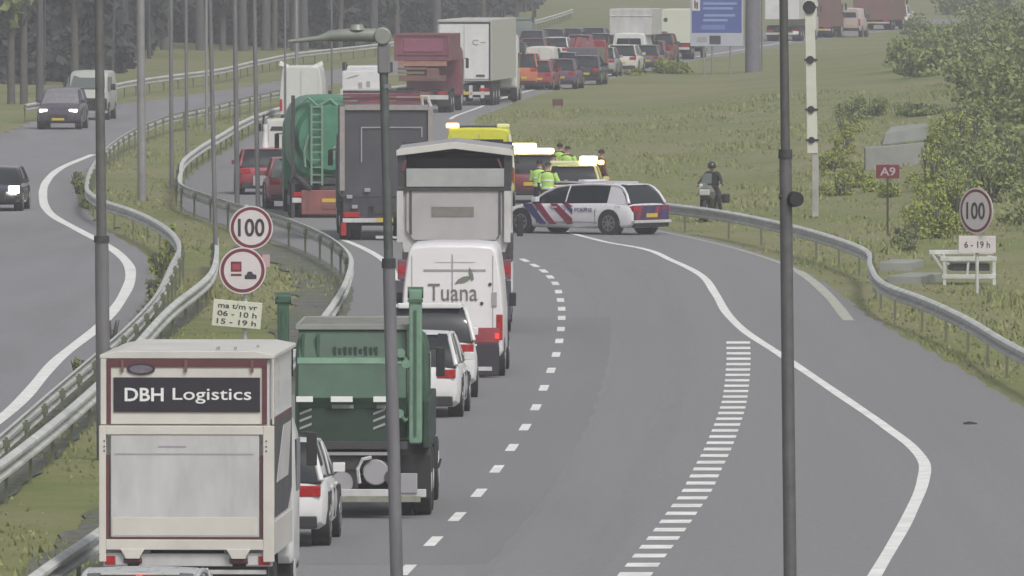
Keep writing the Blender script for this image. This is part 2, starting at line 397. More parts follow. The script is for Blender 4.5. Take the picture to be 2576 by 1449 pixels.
# block marking of the exit lane
bc = curve_of([(1857,862),(1858,900),(1855,950),(1849,1000),(1839,1040),(1825,1080),(1805,1130),(1780,1180),(1750,1240),(1715,1290),(1687,1330),(1648,1380),(1595,1449),(1530,1530)])
by = [862]; 
while by[-1] < 1500:
    y = by[-1]; by.append(y + 13.6 + 10.5*max(0, (y-1000)/443)**1.1*(1 if y > 1000 else 0))
mb = MB()
for y in by:
    p = G(1800, y); p2 = G(1800, y+1); dpd = p.y-p2.y; h = 0.42*(13.6 + 10.5*max(0,(y-1000)/443))/2*dpd
    w = 0.235 + 0.02*max(0,(1000-y)/140)
    xa, xb = float(bc(p.y-h)), float(bc(p.y+h))
    mb.poly([(xa-w,p.y-h,0.004),(xa+w,p.y-h,0.004),(xb+w,p.y+h,0.004),(xb-w,p.y+h,0.004)])
mb.build('block_marking', LINE, kind='structure')

# ------------------------------------------------------------------ guardrails
PROF = [(0.0,.43),(.05,.44),(.10,.475),(.10,.52),(.0,.56),(.0,.62),(.10,.66),(.10,.705),(.05,.74),(0.0,.75)]
def guardrail(name, label, fc_, y0, y1, sides=(-1,1), post_step=7.0, gap=0.10, zs=1.0, step=2.0):
    root = thing(name, label, 'guardrail', (float(fc_((y0+y1)/2)), (y0+y1)/2, 0), 0, 'steel guardrails along the carriageways')
    ox, oy = root.location.x, root.location.y
    yy = np.arange(y0, y1+step, step); c = fc_(yy)
    for sd in sides:
        rings = []
        for i in range(len(yy)):
            rings.append([(c[i]-ox + sd*(gap+n_), yy[i]-oy, z_*zs) for n_, z_ in PROF + [(a_-.012, b_) for a_, b_ in reversed(PROF)]])
        MB().loft(rings).build('beam', STEEL, root, smooth=40)
    ps = max(post_step, (y1-y0)/95); y = y0 + 0.5; me0 = None
    while y < y1:
        x = float(fc_(y)) - ox
        if me0 is None:
            po = MB().box(-.028,.028,-.03,.03,-.3,.70).box(-gap*0.98,gap*0.98,-.04,.04,.52,.66).build('post', POSTM, root)
            me0 = po.data
        else:
            po = bpy.data.objects.new('post', me0); COL.objects.link(po); po.parent = root
        po.location = (x, y-oy, 0); y += ps
    return root
guardrail('guardrail', 'grey guardrail between the queue and the median grass, behind the box truck', railB, 130, 700, sides=(1,), gap=.06)
guardrail('guardrail', 'grey guardrail bending along the white line of the left carriageway', railC, 150, 620, sides=(-1,), gap=.06)
guardrail('guardrail', 'grey guardrail at lower left between two strips of median grass', railL, 150, G(534,595,.75).y, sides=(1,), gap=.06)
guardrail('guardrail', 'thin distant guardrail crossing below the dark forest', railO, G(60,262,.75).y, 1050, sides=(1,), gap=0.05)
guardrail('guardrail', 'pale guardrail curving along the right verge below the A9 sign', railR, 175, G(1560,482,.75).y, sides=(-1,), gap=0.06)
# ------------------------------------------------------------------ vehicles
QG = 'vehicles queueing on the right carriageway'
def lane_yaw(y, span=6):
    return math.degrees(math.atan2(float(lane(y+span)) - float(lane(y-span)), 2*span))
def wheels(root, W, ys, r=0.33, w=0.22, rim=True, steel=RIM):
    for y in ys:
        for sd in (-1, 1):
            xo = sd*(W/2+0.012); xi = sd*(W/2-w)
            t = MB().cyl((xi, y, r), (xo-sd*0.03, y, r), r, r, 22).cyl((xo-sd*0.03, y, r), (xo, y, r), r, r*0.9, 22).build('wheel', TYRE, root, smooth=40)
            if rim:
                q = MB().cyl((xo-sd*0.02, y, r), (xo+sd*0.004, y, r), r*0.70, r*0.68, 20).cyl((xo-sd*0.02, y, r), (xo+sd*0.006, y, r), r*0.60, r*0.60, 20, 1).cyl((xo, y, r), (xo+sd*0.014, y, r), r*0.16, r*0.14, 12)
                for k in range(7):
                    a = 2*math.pi*k/7+0.3; c, s_ = math.cos(a), math.sin(a)
                    q.hexa([(xo+sd*0.004,y+r*.07*s_-c*.0,r-r*.07*c),(xo+sd*0.012,y+r*.07*s_,r-r*.07*c),(xo+sd*0.012,y-r*.07*s_,r+r*.07*c),(xo+sd*0.004,y-r*.07*s_,r+r*.07*c),
                            (xo+sd*0.004,y+r*.64*c+r*.05*s_,r+r*.64*s_-r*.05*c),(xo+sd*0.012,y+r*.64*c+r*.05*s_,r+r*.64*s_-r*.05*c),(xo+sd*0.012,y+r*.64*c-r*.05*s_,r+r*.64*s_+r*.05*c),(xo+sd*0.004,y+r*.64*c-r*.05*s_,r+r*.64*s_+r*.05*c)])
                q.build('rim', [steel, CHAS], t, smooth=40)
def body_ring(y, w, zlo, zhi, n=1):
    h = zhi - zlo
    half = [(w*.86, zlo), (w*.97, zlo+min(.07, h*.1)), (w, zlo+h*.38), (w*.995, zlo+h*.62), (w*.955, zhi-h*.14), (w*.90, zhi-h*.05), (w*.72, zhi), (w*.3, zhi+.012)]
    return [(x, y, z) for x, z in half] + [(-x, y, z) for x, z in reversed(half)]
def place(P, yaw, L, flip):
    if not flip: return P, yaw
    a = math.radians(yaw)
    return P + Vector((math.sin(a)*L, math.cos(a)*L, 0)), yaw + 180
def car(name, label, cat, P, yaw, paint, L=4.3, W=1.8, H=1.48, flip=False, style='hatch', group=QG, tail_on=False, head_on=False, detail=True, glass=GLASS, roofm=None):
    loc, yw = place(P, yaw, L, flip)
    r = thing(name, label, cat, loc, yw, group)
    w = W/2; bz = 0.62*H; gz = 0.20
    if style == 'suv': bz = 0.63*H; gz = 0.26
    hood = L - (1.05 if style != 'mini' else 0.75)
    st = [(0.0, w*.80, gz+.18, bz-.22), (0.05, w*.92, gz+.06, bz-.08), (0.22, w*.985, gz, bz+.0), (0.9, w, gz-.02, bz+.03), (L*.5, w, gz-.03, bz),
          (hood-.15, w*.995, gz-.02, bz-.01), (hood+.25, w*.985, gz, bz-.06), (L-.35, w*.95, gz+.02, bz-.16), (L-.08, w*.86, gz+.05, bz-.27), (L, w*.72, gz+.12, bz-.36)]
    mb = MB().loft([body_ring(y, a, b_, c_) for y, a, b_, c_ in st])
    rb, rr, fr, fb = {'hatch': (0.12, .62, hood-1.15, hood-.15), 'suv': (0.10, .42, hood-1.05, hood-.15), 'estate': (0.16, .62, hood-1.35, hood-.15),
                      'sedan': (0.75, 1.35, hood-1.25, hood-.15), 'mini': (0.08, .35, hood-.8, hood-.05)}[style]
    wt = w*.74; wb_ = w*.90; zt = H-.05
    # arched cabin: stations along the car, glass below the roof edge, roof skin in body colour
    def top(y):
        if y < rr: t = (y-rb)/(rr-rb); return bz-.02 + (zt-bz+.02)*math.sin(t*math.pi/2)**.8
        if y > fr: t = (fb-y)/(fb-fr); return bz-.03 + (zt-bz+.03)*math.sin(t*math.pi/2)**.9
        t = (y-rr)/(fr-rr); return zt + .05*math.sin(math.pi*min(1, .12+t*.88))
    ys_ = [rb+(rr-rb)*q for q in (0, .3, .65)] + [rr+(fr-rr)*q for q in (0, .2, .4, .6, .8, 1)] + [fr+(fb-fr)*q for q in (.3, .65, 1)]
    hs = []
    for y in ys_:
        t = top(y); f_ = max(0.02, (t-bz)/(zt-bz)); e_ = wb_ + (wt-wb_)*min(1, f_)
        hs.append([(wb_, y, bz-.05), (e_+(wb_-e_)*.45+.01, y, bz-.05+(t-bz)*.55), (e_, y, t-.045*f_), (e_*.93, y, t-.01), (e_*.5, y, t+.004), (0, y, t+.012)])
    cab_ = [[p for p in h_] + [(-p[0], p[1], p[2]) for p in reversed(h_[:-1])] for h_ in hs]
    nk_ = len(cab_[0]); glass_b = MB(); n0 = len(mb.v)
    glass_b.v = [p for q in cab_ for p in q]; mb.v += [(p[0], p[1], p[2]) for q in cab_ for p in q]
    for i_ in range(len(cab_)-1):
        roofy = ys_[i_] >= rr-.01 and ys_[i_+1] <= fr+.01
        for j_ in range(nk_-1):
            fc_ = (i_*nk_+j_, i_*nk_+j_+1, (i_+1)*nk_+j_+1, (i_+1)*nk_+j_)
            if roofy and 2 <= j_ <= nk_-4: mb.f.append(tuple(n0+q for q in fc_)); mb.m.append(1)
            else: glass_b.f.append(fc_); glass_b.m.append(0)
    glass_b.f.append(tuple(range(nk_))); glass_b.m.append(0); glass_b.f.append(tuple((len(cab_)-1)*nk_+q for q in range(nk_))); glass_b.m.append(0)
    for sd in (-1, 1):
        mb.tube([(sd*(h_[2][0]+.004), h_[2][1], h_[2][2]+.008) for h_ in hs], [.05]+[.045]*2+[.036]*6+[.036]*3, 6)
        mb.tube([(sd*(wb_+.008), L*.5, bz), (sd*(hs[5][1][0]+.012), L*.49, bz+(zt-bz)*.55), (sd*(hs[5][2][0]+.008), L*.48, zt)], .024, 6)
        if style in ('estate', 'suv', 'hatch', 'mini'):
            e = .016; q1, q2 = (.80, .28) if style == 'estate' else (.45, .12)
            mid = lambda y_, z_: None
            mb.hexa([(sd*(wb_-.04), rb+.02, bz-.05), (sd*(wb_+e), rb+.02, bz-.05), (sd*(wb_+e), rb+q1, bz-.05), (sd*(wb_-.04), rb+q1, bz-.05),
                     (sd*(wt-.04), rr-.04, zt-.01), (sd*(wt+e), rr-.04, zt-.01), (sd*(wt+e), rr+q2, zt), (sd*(wt-.04), rr+q2, zt)], 0)
        mb.box(sd*(w+.02)-.09, sd*(w+.02)+.09, fb-.30, fb-.14, bz+.0, bz+.14)
    mb.build('body', [paint, roofm or paint], r, bevel=.012, smooth=50)
    sl = MB()
    for y_ in (fb-.25, L*.5-.02, rb+1.15):
        for sd in (-1, 1):
            if detail: MB().box(min(sd*(w-.03), sd*(w+.003)), max(sd*(w-.03), sd*(w+.003)), y_, y_+.014, gz+.10, bz-.20).build('door_seam', BLACK, r)
    if detail:
        for y_ in (L*.5+.25, L*.5-.85):
            for sd in (-1, 1): MB().box(min(sd*(w-.02), sd*(w+.02)), max(sd*(w-.02), sd*(w+.02)), y_, y_+.16, bz-.16, bz-.125).build('door_handle', paint, r)
    glass_b.build('windows', glass, r, smooth=50)
    wr = .33 if style != 'suv' else .36
    wy = (0.82, L-.88)
    for y in wy:
        for sd in (-1, 1):
            MB().cyl((sd*(w-.25), y, wr+.015), (sd*(w+.006), y, wr+.015), wr+.055, wr+.055, 22).build('wheel_arch', BLACK, r, smooth=40)
    wheels(r, W, wy, wr)
    # rear
    B('bumper', BLACK, r, -w*.84, w*.84, -.03, .12, gz+.02, gz+.20, bevel=.02)
    for sd in (-1, 1):
        x0, x1 = sorted((sd*w*.52, sd*w*.90))
        B('tail_light', RED_ON if tail_on else RED_L, r, x0, x1, -.015, .16, bz-.24, bz-.08, bevel=.015)
        x0, x1 = sorted((sd*w*.50, sd*w*.86))
        B('headlight', HEAD_ON if head_on else HEAD, r, x0, x1, L-.30, L-.03, bz-.36, bz-.24, bevel=.02)
    MB().box(-.26, .26, -.022, 0.02, gz+.30, gz+.41).build('licence_plate', PLATE, r)
    MB().box(-w*.45, w*.45, L-.05, L+.012, gz+.16, gz+.34).build('grille', BLACK, r)
    MB().box(-.26, .26, L, L+.022, gz+.12, gz+.22).build('licence_plate', PLATE, r)
    if detail:
        MB().box(-w*.52, w*.52, rr-.13, rr+.05, zt-.01, zt+.025).build('spoiler', roofm or paint, r, bevel=.01)
        MB().box(-.012, .012, rb+.06, rr-.1, bz+.05, bz+.075).build('wiper', BLACK, r)
    return r

def van(name, label, cat, P, yaw, paint, L=5.9, W=2.0, H=2.6, flip=False, group=QG, head_on=False, rear_glass=False, glass=GLASS, front=0.0):
    loc, yw = place(P, yaw, L, flip)
    r = thing(name, label, cat, loc, yw, group)
    w = W/2
    def ring(y, ww, zlo, zhi):
        h = zhi - zlo
        half = [(ww*.93, zlo), (ww, zlo+.12), (ww, zlo+h*.42), (ww*.97, zlo+h*.62), (ww*.90, zlo+h*.86), (ww*.86, zlo+h*.955), (ww*.78, zhi-.02), (ww*.4, zhi+.01)]
        return [(x, y, z) for x, z in half] + [(-x, y, z) for x, z in reversed(half)]
    cl = L - 1.15
    st = [(0, w*.965, .48, H*.985), (.06, w*.99, .42, H), (1.5, w, .38, H+.02), (cl-1.0, w, .38, H), (cl-.55, w*.985, .38, H-.10), (cl+.02, w*.97, .38, H*.72), (cl+.32, w*.96, .38, 1.28), (L-.25, w*.92, .40, 1.08), (L-.03, w*.82, .45, .90), (L, w*.75, .5, .8)]
    MB().loft([ring(*q) for q in st]).build('body', paint, r, bevel=.015, smooth=45)
    # windscreen and cab side glass, laid a few mm proud of the shell
    y0, y1 = cl-.50, cl+.27; z0, z1 = H-.20, 1.36
    MB().hexa([(-w*.80, y1-.03, z1), (w*.80, y1-.03, z1), (w*.80, y1+.05, z1), (-w*.80, y1+.05, z1), (-w*.72, y0-.06, z0), (w*.72, y0-.06, z0), (w*.72, y0+.06, z0), (-w*.72, y0+.06, z0)]).build('windscreen', glass, r)
    for sd in (-1, 1):
        MB().hexa([(sd*(w*.96), cl-1.25, 1.3), (sd*(w*1.004), cl-1.25, 1.3), (sd*(w*.985), cl-.02, 1.3), (sd*(w*.9), cl-.02, 1.3),
                   (sd*(w*.9), cl-1.25, 1.85), (sd*(w*.985), cl-1.25, 1.85), (sd*(w*.965), cl-.45, 1.85), (sd*(w*.9), cl-.45, 1.85)]).build('side_window', glass, r)
        MB().box(min(sd*(w+.02), sd*(w+.22)), max(sd*(w+.02), sd*(w+.16)), cl-.35, cl-.24, 1.28, 1.55).build('mirror', BLACK, r, bevel=.02)
        x0, x1 = sorted((sd*w*.86, sd*w*.985))
        B('tail_light', RED_L, r, x0, x1, -.02, .05, .75, 1.25, bevel=.01)
        x0, x1 = sorted((sd*w*.50, sd*w*.84))
        B('headlight', HEAD_ON if head_on else HEAD, r, x0, x1, L-.28, L-.01, .78, .98, bevel=.02)
    B('bumper', BLACK, r, -w*.92, w*.92, -.08, .06, .40, .62, bevel=.02)
    MB().box(-.012, .012, -.012, .02, .62, H*.93).box(-w*.80, -w*.785, -.010, .02, .62, H*.92).box(w*.785, w*.80, -.010, .02, .62, H*.92).build('door_seam', MGREY, r)
    MB().box(.08, .60, -.02, .0, .72, .84).build('licence_plate', PLATE, r)
    MB().box(-w*.45, w*.45, L-.04, L+.02, .60, .80).build('grille', BLACK, r)
    if rear_glass:
        MB().hexa([(-w*.74,-.012,1.35),(w*.74,-.012,1.35),(w*.74,.02,1.35),(-w*.74,.02,1.35),(-w*.68,.0,H*.86),(w*.68,.0,H*.86),(w*.68,.03,H*.86),(-w*.68,.03,H*.86)]).build('rear_window', glass, r)
    wheels(r, W, (1.15, L-1.0), .34)
    for y in (1.15, L-1.0):
        for sd in (-1, 1): MB().cyl((sd*(w-.25), y, .36), (sd*(w+.004), y, .36), .41, .41, 20).build('wheel_arch', BLACK, r, smooth=40)
    return r

def truck_base(name, label, cat, P, yaw, L=9.0, W=2.5, cabL=1.9, cabH=2.9, cabw=None, cabm=WHITE, chasm=CHAS, axles=(1.3, 2.6), front=None, flip=False, group=QG, bumper_z=(.55,.72), lights=True, wr=.50, head_on=False, cabz=0.75, plate=True):
    loc, yw = place(P, yaw, L, flip)
    r = thing(name, label, cat, loc, yw, group)
    w = W/2; cw = (cabw or W)/2
    MB().box(-.48, -.36, .05, L-.3, .72, .96).box(.36, .48, .05, L-.3, .72, .96).box(-.48, .48, .05, .2, .75, .95).box(-.48, .48, L*.4, L*.4+.15, .75, .95).cyl((-w+.25, axles[0], wr), (w-.25, axles[0], wr), .12).build('chassis', chasm, r)
    # cab
    y0, y1 = L-cabL, L
    st = [(y0, cw*.97, cabz, cabH), (y0+.08, cw, cabz-.1, cabH+.03), (y1-.55, cw, cabz-.15, cabH), (y1-.22, cw*.97, cabz-.2, cabH-.12), (y1-.06, cw*.96, cabz-.25, cabz+.95), (y1, cw*.92, cabz-.2, cabz+.7)]
    def ring(y, ww, a, b_):
        hh = [(ww*.97, a), (ww, a+.1), (ww, a+(b_-a)*.5), (ww*.985, b_-.25), (ww*.93, b_-.05), (ww*.84, b_)]
        return [(x, y, z) for x, z in hh] + [(-x, y, z) for x, z in reversed(hh)]
    cab = MB().loft([ring(*q) for q in st]).build('cab', cabm, r, bevel=.02, smooth=40)
    MB().hexa([(-cw*.9, y1-.10, cabz+1.0), (cw*.9, y1-.10, cabz+1.0), (cw*.9, y1-.0, cabz+1.0), (-cw*.9, y1-.0, cabz+1.0), (-cw*.86, y1-.32, cabH-.18), (cw*.86, y1-.32, cabH-.18), (cw*.86, y1-.17, cabH-.18), (-cw*.86, y1-.17, cabH-.18)]).build('windscreen', GLASS, cab)
    for sd in (-1, 1):
        x0, x1 = sorted((sd*(cw-.05), sd*(cw+.006)))
        MB().box(x0, x1, y1-1.3, y1-.45, cabz+.85, cabz+1.55).build('side_window', GLASS, cab)
        x0, x1 = sorted((sd*(cw+.08), sd*(cw+.22)))
        MB().box(x0, x1, y1-.30, y1-.20, cabz+1.15, cabz+1.60).tube([(sd*cw*.98, y1-.3, cabz+1.6), (sd*(cw+.18), y1-.24, cabz+1.6)], .02, 5).build('mirror', BLACK, cab, bevel=.02)
        x0, x1 = sorted((sd*cw*.55, sd*cw*.88))
        MB().box(x0, x1, y1-.03, y1+.02, cabz-.1, cabz+.1).build('headlight', HEAD_ON if head_on else HEAD, cab)
    MB().box(-cw*.96, cw*.96, y1-.2, y1+.03, .35, cabz-.12).build('front_bumper', CHAS, r, bevel=.03)
    # wheels: rear ones doubled
    for y in axles:
        for sd in (-1, 1):
            x0, x1 = sd*(w-.02), sd*(w-.29); x2, x3 = sd*(w-.33), sd*(w-.60)
            t = MB().cyl((x0, y, wr), (x1, y, wr), wr, wr, 24).cyl((x2, y, wr), (x3, y, wr), wr, wr, 24).build('wheel', TYRE, r, bevel=.03, smooth=40)
            MB().cyl((sd*(w-.01), y, wr), (sd*(w-.2), y, wr), wr*.30, wr*.52, 16).build('rim', LGREY, t, smooth=40)
    for sd in (-1, 1):
        t = MB().cyl((sd*(w-.02), L-1.35, wr), (sd*(w-.32), L-1.35, wr), wr, wr, 24).build('wheel', TYRE, r, bevel=.03, smooth=40)
        MB().cyl((sd*(w-.005), L-1.35, wr), (sd*(w-.2), L-1.35, wr), wr*.55, wr*.52, 16).build('rim', LGREY, t, smooth=40)
        x0, x1 = sorted((sd*(w-.62), sd*(w-.02)))
        MB().box(x0, x1, axles[0]-wr-.14, axles[0]-wr-.11, .28, .95).build('mudflap', BLACK, r)
        MB().prism([(axles[0]-wr-.10, wr+.25), (axles[0]-.35, wr+.58), (axles[-1]+.35, wr+.58), (axles[-1]+wr+.10, wr+.25), (axles[-1]+wr+.06, wr+.25), (axles[-1]+.33, wr+.54), (axles[0]-.33, wr+.54), (axles[0]-wr-.06, wr+.25)], 'x', x0, x1).build('mudguard', BLACK, r)
        if lights:
            x0, x1 = sorted((sd*(w-.55), sd*(w-.10)))
            B('tail_light', RED_L, r, x0, x1, -.03, .03, bumper_z[1]+.03, bumper_z[1]+.17, bevel=.01)
    if bumper_z: B('rear_bumper', LGREY, r, -w*.94, w*.94, -.02, .10, *bumper_z, bevel=.01)
    if plate: MB().box(-.26, .26, -.045, -.02, bumper_z[0]+.02, bumper_z[0]+.13).build('licence_plate', PLATE, r)
    return r

# ---- 1 box truck with tail lift
P = G(471, 1560)
r = truck_base('box_truck', 'white box truck with dark DBH Logistics panel above its grey tail lift', 'truck', P, 2.6, L=6.5, W=2.20, cabL=1.9, cabH=2.45, cabw=2.20, axles=(1.3,), bumper_z=(.60,.66), wr=.36, lights=False, cabz=.6, plate=False)
w = 1.135
k = 192.5
X = lambda x: (x-471)/k
Z = lambda y: (1560-y)/k
box = MB().box(-w+.05, w-.05, .06, 4.5, .80, 3.42).build('cargo_box', WHITE, r, bevel=.02)
roof = MB().prism([(-w-.01, 3.42), (w+.01, 3.42), (w+.01, 3.47), (w-.25, 3.52), (-w+.25, 3.52), (-w-.01, 3.47)], 'y', .0, 4.52).build('roof', OFFW, box, bevel=.01)
MB().box(X(540), X(548), .3, .5, 3.52, 3.56).box(X(585), X(590), .3, .5, 3.52, 3.56).box(X(630), X(634), 1.3, 1.5, 3.52, 3.55).build('roof_fitting', MGREY, roof)
for a_, b_ in ((-w, X(268)), (X(685), w)): MB().box(a_, b_, .0, .12, Z(1068), 3.42).build('corner_post', CREAM, box, bevel=.01)
MB().box(X(268), X(279), -.004, .10, Z(1066), 3.42).box(X(660), X(672), -.004, .10, Z(1066), 3.42).box(X(268), X(672), -.006, .06, Z(923), Z(902)).build('door_frame', DRED, box)
MB().box(X(279), X(660), .01, .07, Z(1066), Z(923)).build('rear_door', CREAM, box)
for xx in (308, 468, 635): MB().box(X(xx)-.018, X(xx)+.018, -.03, .02, Z(934), Z(905)).build('door_hinge', BROWN, box)
pn = MB().box(X(286), X(655), -.010, .02, Z(1036), Z(949)).build('name_panel', mat('near_black_panel', (.022,.018,.026), .4, var=.2), box)
text('lettering', 'DBH', .51, .175, REFL, pn, (X(363), -.014, Z(992)), bold=.02)
text('lettering', 'Logistics', 1.03, .205, REFL, pn, (X(534), -.014, Z(995)), bold=.006)
text('lettering', 'www.dbh.nl', .0 + .55, .03, mat('faint_print', (.12,.10,.12), .5, var=0), pn, (X(372), -.014, Z(1022))) if False else None
lg = MB(); N = 28
lg.loft([[(X(355)+.185*math.cos(2*math.pi*i/N), y_, Z(928)+.075*math.sin(2*math.pi*i/N)) for i in range(N)] for y_ in (-.012, .01)])
lg = lg.build('oval_badge', mat('badge_dark', (.035,.03,.05), .3, var=0), box)
MB().loft([[(X(355)+.150*math.cos(2*math.pi*i/N), y_, Z(928)+.053*math.sin(2*math.pi*i/N)) for i in range(N)] for y_ in (-.016, -.008)]).build('badge_centre', mat('badge_grey', (.16,.14,.17), .3, var=.3, scale=25), lg)
# tail lift platform, folded up
tl = MB().box(-w-.01, X(268), -.13, -.01, Z(1412), Z(1070)).box(X(664), w+.01, -.13, -.01, Z(1412), Z(1070)).box(X(268), X(664), -.13, -.01, Z(1092), Z(1070)).box(X(268), X(664), -.13, -.01, Z(1382), Z(1356)).build('tail_lift_frame', CREAM, r, bevel=.008)
pl = MB().box(X(280), X(654), -.115, -.02, Z(1350), Z(1092)).build('tail_lift_platform', LGREY, tl, bevel=.01)
MB().box(X(268), X(276), -.10, -.03, Z(1350), Z(1145)).box(X(657), X(664), -.10, -.03, Z(1350), Z(1145)).box(X(268), X(664), -.10, -.03, Z(1356), Z(1350)).build('guide_slot', DRED, tl)
MB().box(X(284), X(650), -.121, -.10, Z(1346), Z(1300)).build('lower_band', CREAM, pl, bevel=.003)
MB().box(X(290), X(640), -.119, -.10, Z(1143), Z(1139)).box(X(400), X(470), -.120, -.10, Z(1124), Z(1120)).build('crease', MGREY, pl)
for sd in (X(264), X(672)):
    for zz in (1108, 1122, 1133): MB().cyl((sd, -.137, Z(zz)), (sd, -.12, Z(zz)), .012, .012, 8).build('bolt', CHAS, tl)
for xx in (335, 602):
    MB().prism([(X(xx)-.16, Z(1380)), (X(xx)+.16, Z(1380)), (X(xx)+.10, Z(1398)), (X(xx)+.09, Z(1404)), (X(xx)-.09, Z(1404)), (X(xx)-.10, Z(1398))], 'y', -.15, -.02).build('lift_bracket', CREAM, tl, bevel=.005)
    MB().box(X(xx)-.10, X(xx)+.10, -.06, .10, Z(1418), Z(1398)).cyl((X(xx)-.12, -.06, Z(1410)), (X(xx)+.12, -.06, Z(1410)), .035, .035, 10).build('lift_hinge', DRED, tl)
MB().box(X(260), X(321), -.06, .06, Z(1424), Z(1390)).box(X(350), X(586), -.05, .06, Z(1424), Z(1392)).box(X(620), X(686), -.06, .06, Z(1424), Z(1390)).build('lamp_bar', LGREY, r, bevel=.01)
for a_, b_, m_ in ((265,290,RED_L),(292,316,REFL),(625,650,REFL),(652,680,RED_L)): MB().box(X(a_), X(b_), -.075, -.055, Z(1420), Z(1398)).build('tail_light', m_ if m_ is RED_L else LGREY, r)
MB().box(-w+.08, w-.08, .05, .3, .48, .72).build('under_frame', CHAS, r)
sk = MB().box(w-.052, w-.035, .5, 4.45, .82, 1.25).build('side_skirt', OFFW, box)
MB().prism([(.14, 1.30), (3.6, 1.30), (4.45, 1.55), (4.45, 2.60), (.14, 2.60)], 'x', w-.052, w-.042).build('side_graphic', DGREY, box)
MB().prism([(1.2, 1.75), (3.6, 1.75), (4.2, 2.45), (2.6, 2.45)], 'x', w-.045, w-.036).build('side_graphic', LGREY, box)
MB().prism([(.2, 2.55), (4.4, 2.55), (4.4, 2.62), (.2, 2.62)], 'x', w-.052, w-.040).build('side_stripe', DRED, box)

# ---- 2 car behind the box truck, cut by the frame
c2 = car('parked_car', 'silver car roof with a lit red brake light close behind the box truck', 'car', G(343, 1756), 3.0, mat('pale_silver_paint', (.50,.50,.49), .3, .2, var=.1, coat=.3), L=4.2, style='hatch', glass=GLASSL)
MB().prism([(-.13, 1.37), (.13, 1.37), (0.0, 1.44)], 'y', .36, .42).build('brake_light', RED_ON, c2)

# ---- 3 white car between box truck and skip truck
c3 = car('parked_car', 'white car half hidden by the box truck, in front of the green skip truck', 'car', G(668, 1378), 2.5, WHITE, L=4.2, W=1.78, H=1.56, style='suv')

# ---- 4 green skip truck
P = G(884, 1305); k = 165.2
X = lambda x: (x-884)/k
Z = lambda y: (1305-y)/k
r = truck_base('skip_truck', 'green skip loader truck carrying a green skip between two upright arms', 'truck', P, .9, L=7.6, W=2.42, cabL=1.8, cabH=2.65, cabw=2.1, cabm=GREEN, axles=(1.35, 2.65), bumper_z=(.33,.45), chasm=CHAS, lights=False, plate=False)
sk = MB()
zr = Z(822)
# skip: rear face steps out then slants under
prof = [(.30, zr), (.12, Z(900)), (-.02, Z(912)), (-.16, Z(1000)), (-.05, Z(1016)), (.35, Z(1105)), (3.4, Z(1105)), (4.1, Z(960)), (4.2, zr)]
sk.prism(prof, 'x', X(750), X(1022)); sk = sk.build('skip', GREENL, r, bevel=.012)
MB().box(X(742), X(1030), .22, .36, zr-.05, zr+.03).box(X(742), X(750), .3, 4.2, zr-.05, zr+.03).box(X(1022), X(1030), .3, 4.2, zr-.05, zr+.03).box(X(742), X(1030), 4.14, 4.25, zr-.05, zr+.03).build('skip_rim', CONC, sk, bevel=.008)
MB().box(X(750), X(1022), .5, 3.9, zr-.015, zr+.006).build('load', mat('rubble_load', (.2,.2,.18), .9, var=.4, scale=4), sk)
for xx in (762, 800): MB().box(X(xx)-.02, X(xx)+.02, .12, .32, Z(898), Z(840)).build('rib', GREEN, sk)
for i, xx in enumerate(range(838, 950, 13)):
    h = (.14, .10, .14, .12, .14, .08, .14, .12, .14)[i % 9]
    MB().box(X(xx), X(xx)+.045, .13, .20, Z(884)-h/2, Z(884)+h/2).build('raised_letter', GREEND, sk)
MB().hexa([(X(748),.02,Z(914)),(X(1010),.02,Z(914)),(X(1010),-.035,Z(914)),(X(748),-.035,Z(914)),(X(748),.16,Z(900)),(X(1010),.16,Z(900)),(X(1010),.08,Z(900)),(X(748),.08,Z(900))]).build('fold', GREENP, sk)
for a_, b_ in ((746,788),(833,888),(940,976)):
    MB().box(X(a_), X(b_), -.185, -.14, Z(1010), Z(996)).build('reflector', REFL, sk, bevel=.004)
for a_, b_ in ((835,890),(948,985)):
    MB().box(X(a_), X(b_), -.06, -.03, Z(1027), Z(1017)).build('reflector', mat('dull_reflector',(.2,.26,.2),.5,var=.2), sk)
# dark rear underside frame with chevrons
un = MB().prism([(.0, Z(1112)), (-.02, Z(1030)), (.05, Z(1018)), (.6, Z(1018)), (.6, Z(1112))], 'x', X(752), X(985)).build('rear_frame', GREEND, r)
for xx in (770, 955):
    for j, yy in enumerate((1035, 1053, 1072)):
        MB().prism([(X(xx-16), Z(yy+9)), (X(xx+14), Z(yy-3)), (X(xx+14), Z(yy-9)), (X(xx-16), Z(yy+3))], 'y', -.03, .0).build('chevron', MGREY, un)
MB().box(X(745), X(1025), -.05, .10, Z(1130), Z(1110)).build('cross_beam', CHAS, r, bevel=.01)
MB().box(X(790), X(1000), -.02, .1, Z(1145), Z(1137)).build('cross_beam', MGREY, r)
MB().tube([(X(905), -.03, Z(1215)), (X(900), -.05, Z(1180)), (X(912), -.05, Z(1155)), (X(935), -.03, Z(1150))], .03, 6).build('air_hose', LGREY, r)
MB().box(X(765), X(800), .0, .3, Z(1240), Z(1140)).build('valve_block', CHAS, r, bevel=.03)
MB().cyl((X(985), .0, Z(1200)), (X(985), .3, Z(1200)), .11, .11, 12).build('filter', DGREY, r, smooth=40)
MB().cyl((X(945), .02, Z(1188)), (X(945), .5, Z(1188)), .20, .20, 18).build('air_tank', MGREY, r, smooth=40, bevel=.02)
MB().box(X(800), X(900), .1, .7, Z(1235), Z(1150)).build('gear_case', DGREY, r, bevel=.03)
MB().cyl((X(860), .05, Z(1215)), (X(860), .3, Z(1215)), .17, .17, 16).build('spare_hub', MGREY, r, smooth=40)
MB().box(X(860), X(1058), -.06, .02, Z(1263), Z(1247)).build('under_run_bar', mat('dirty_bar', (.26,.26,.21), .6, var=.35, scale=4), r, bevel=.008)
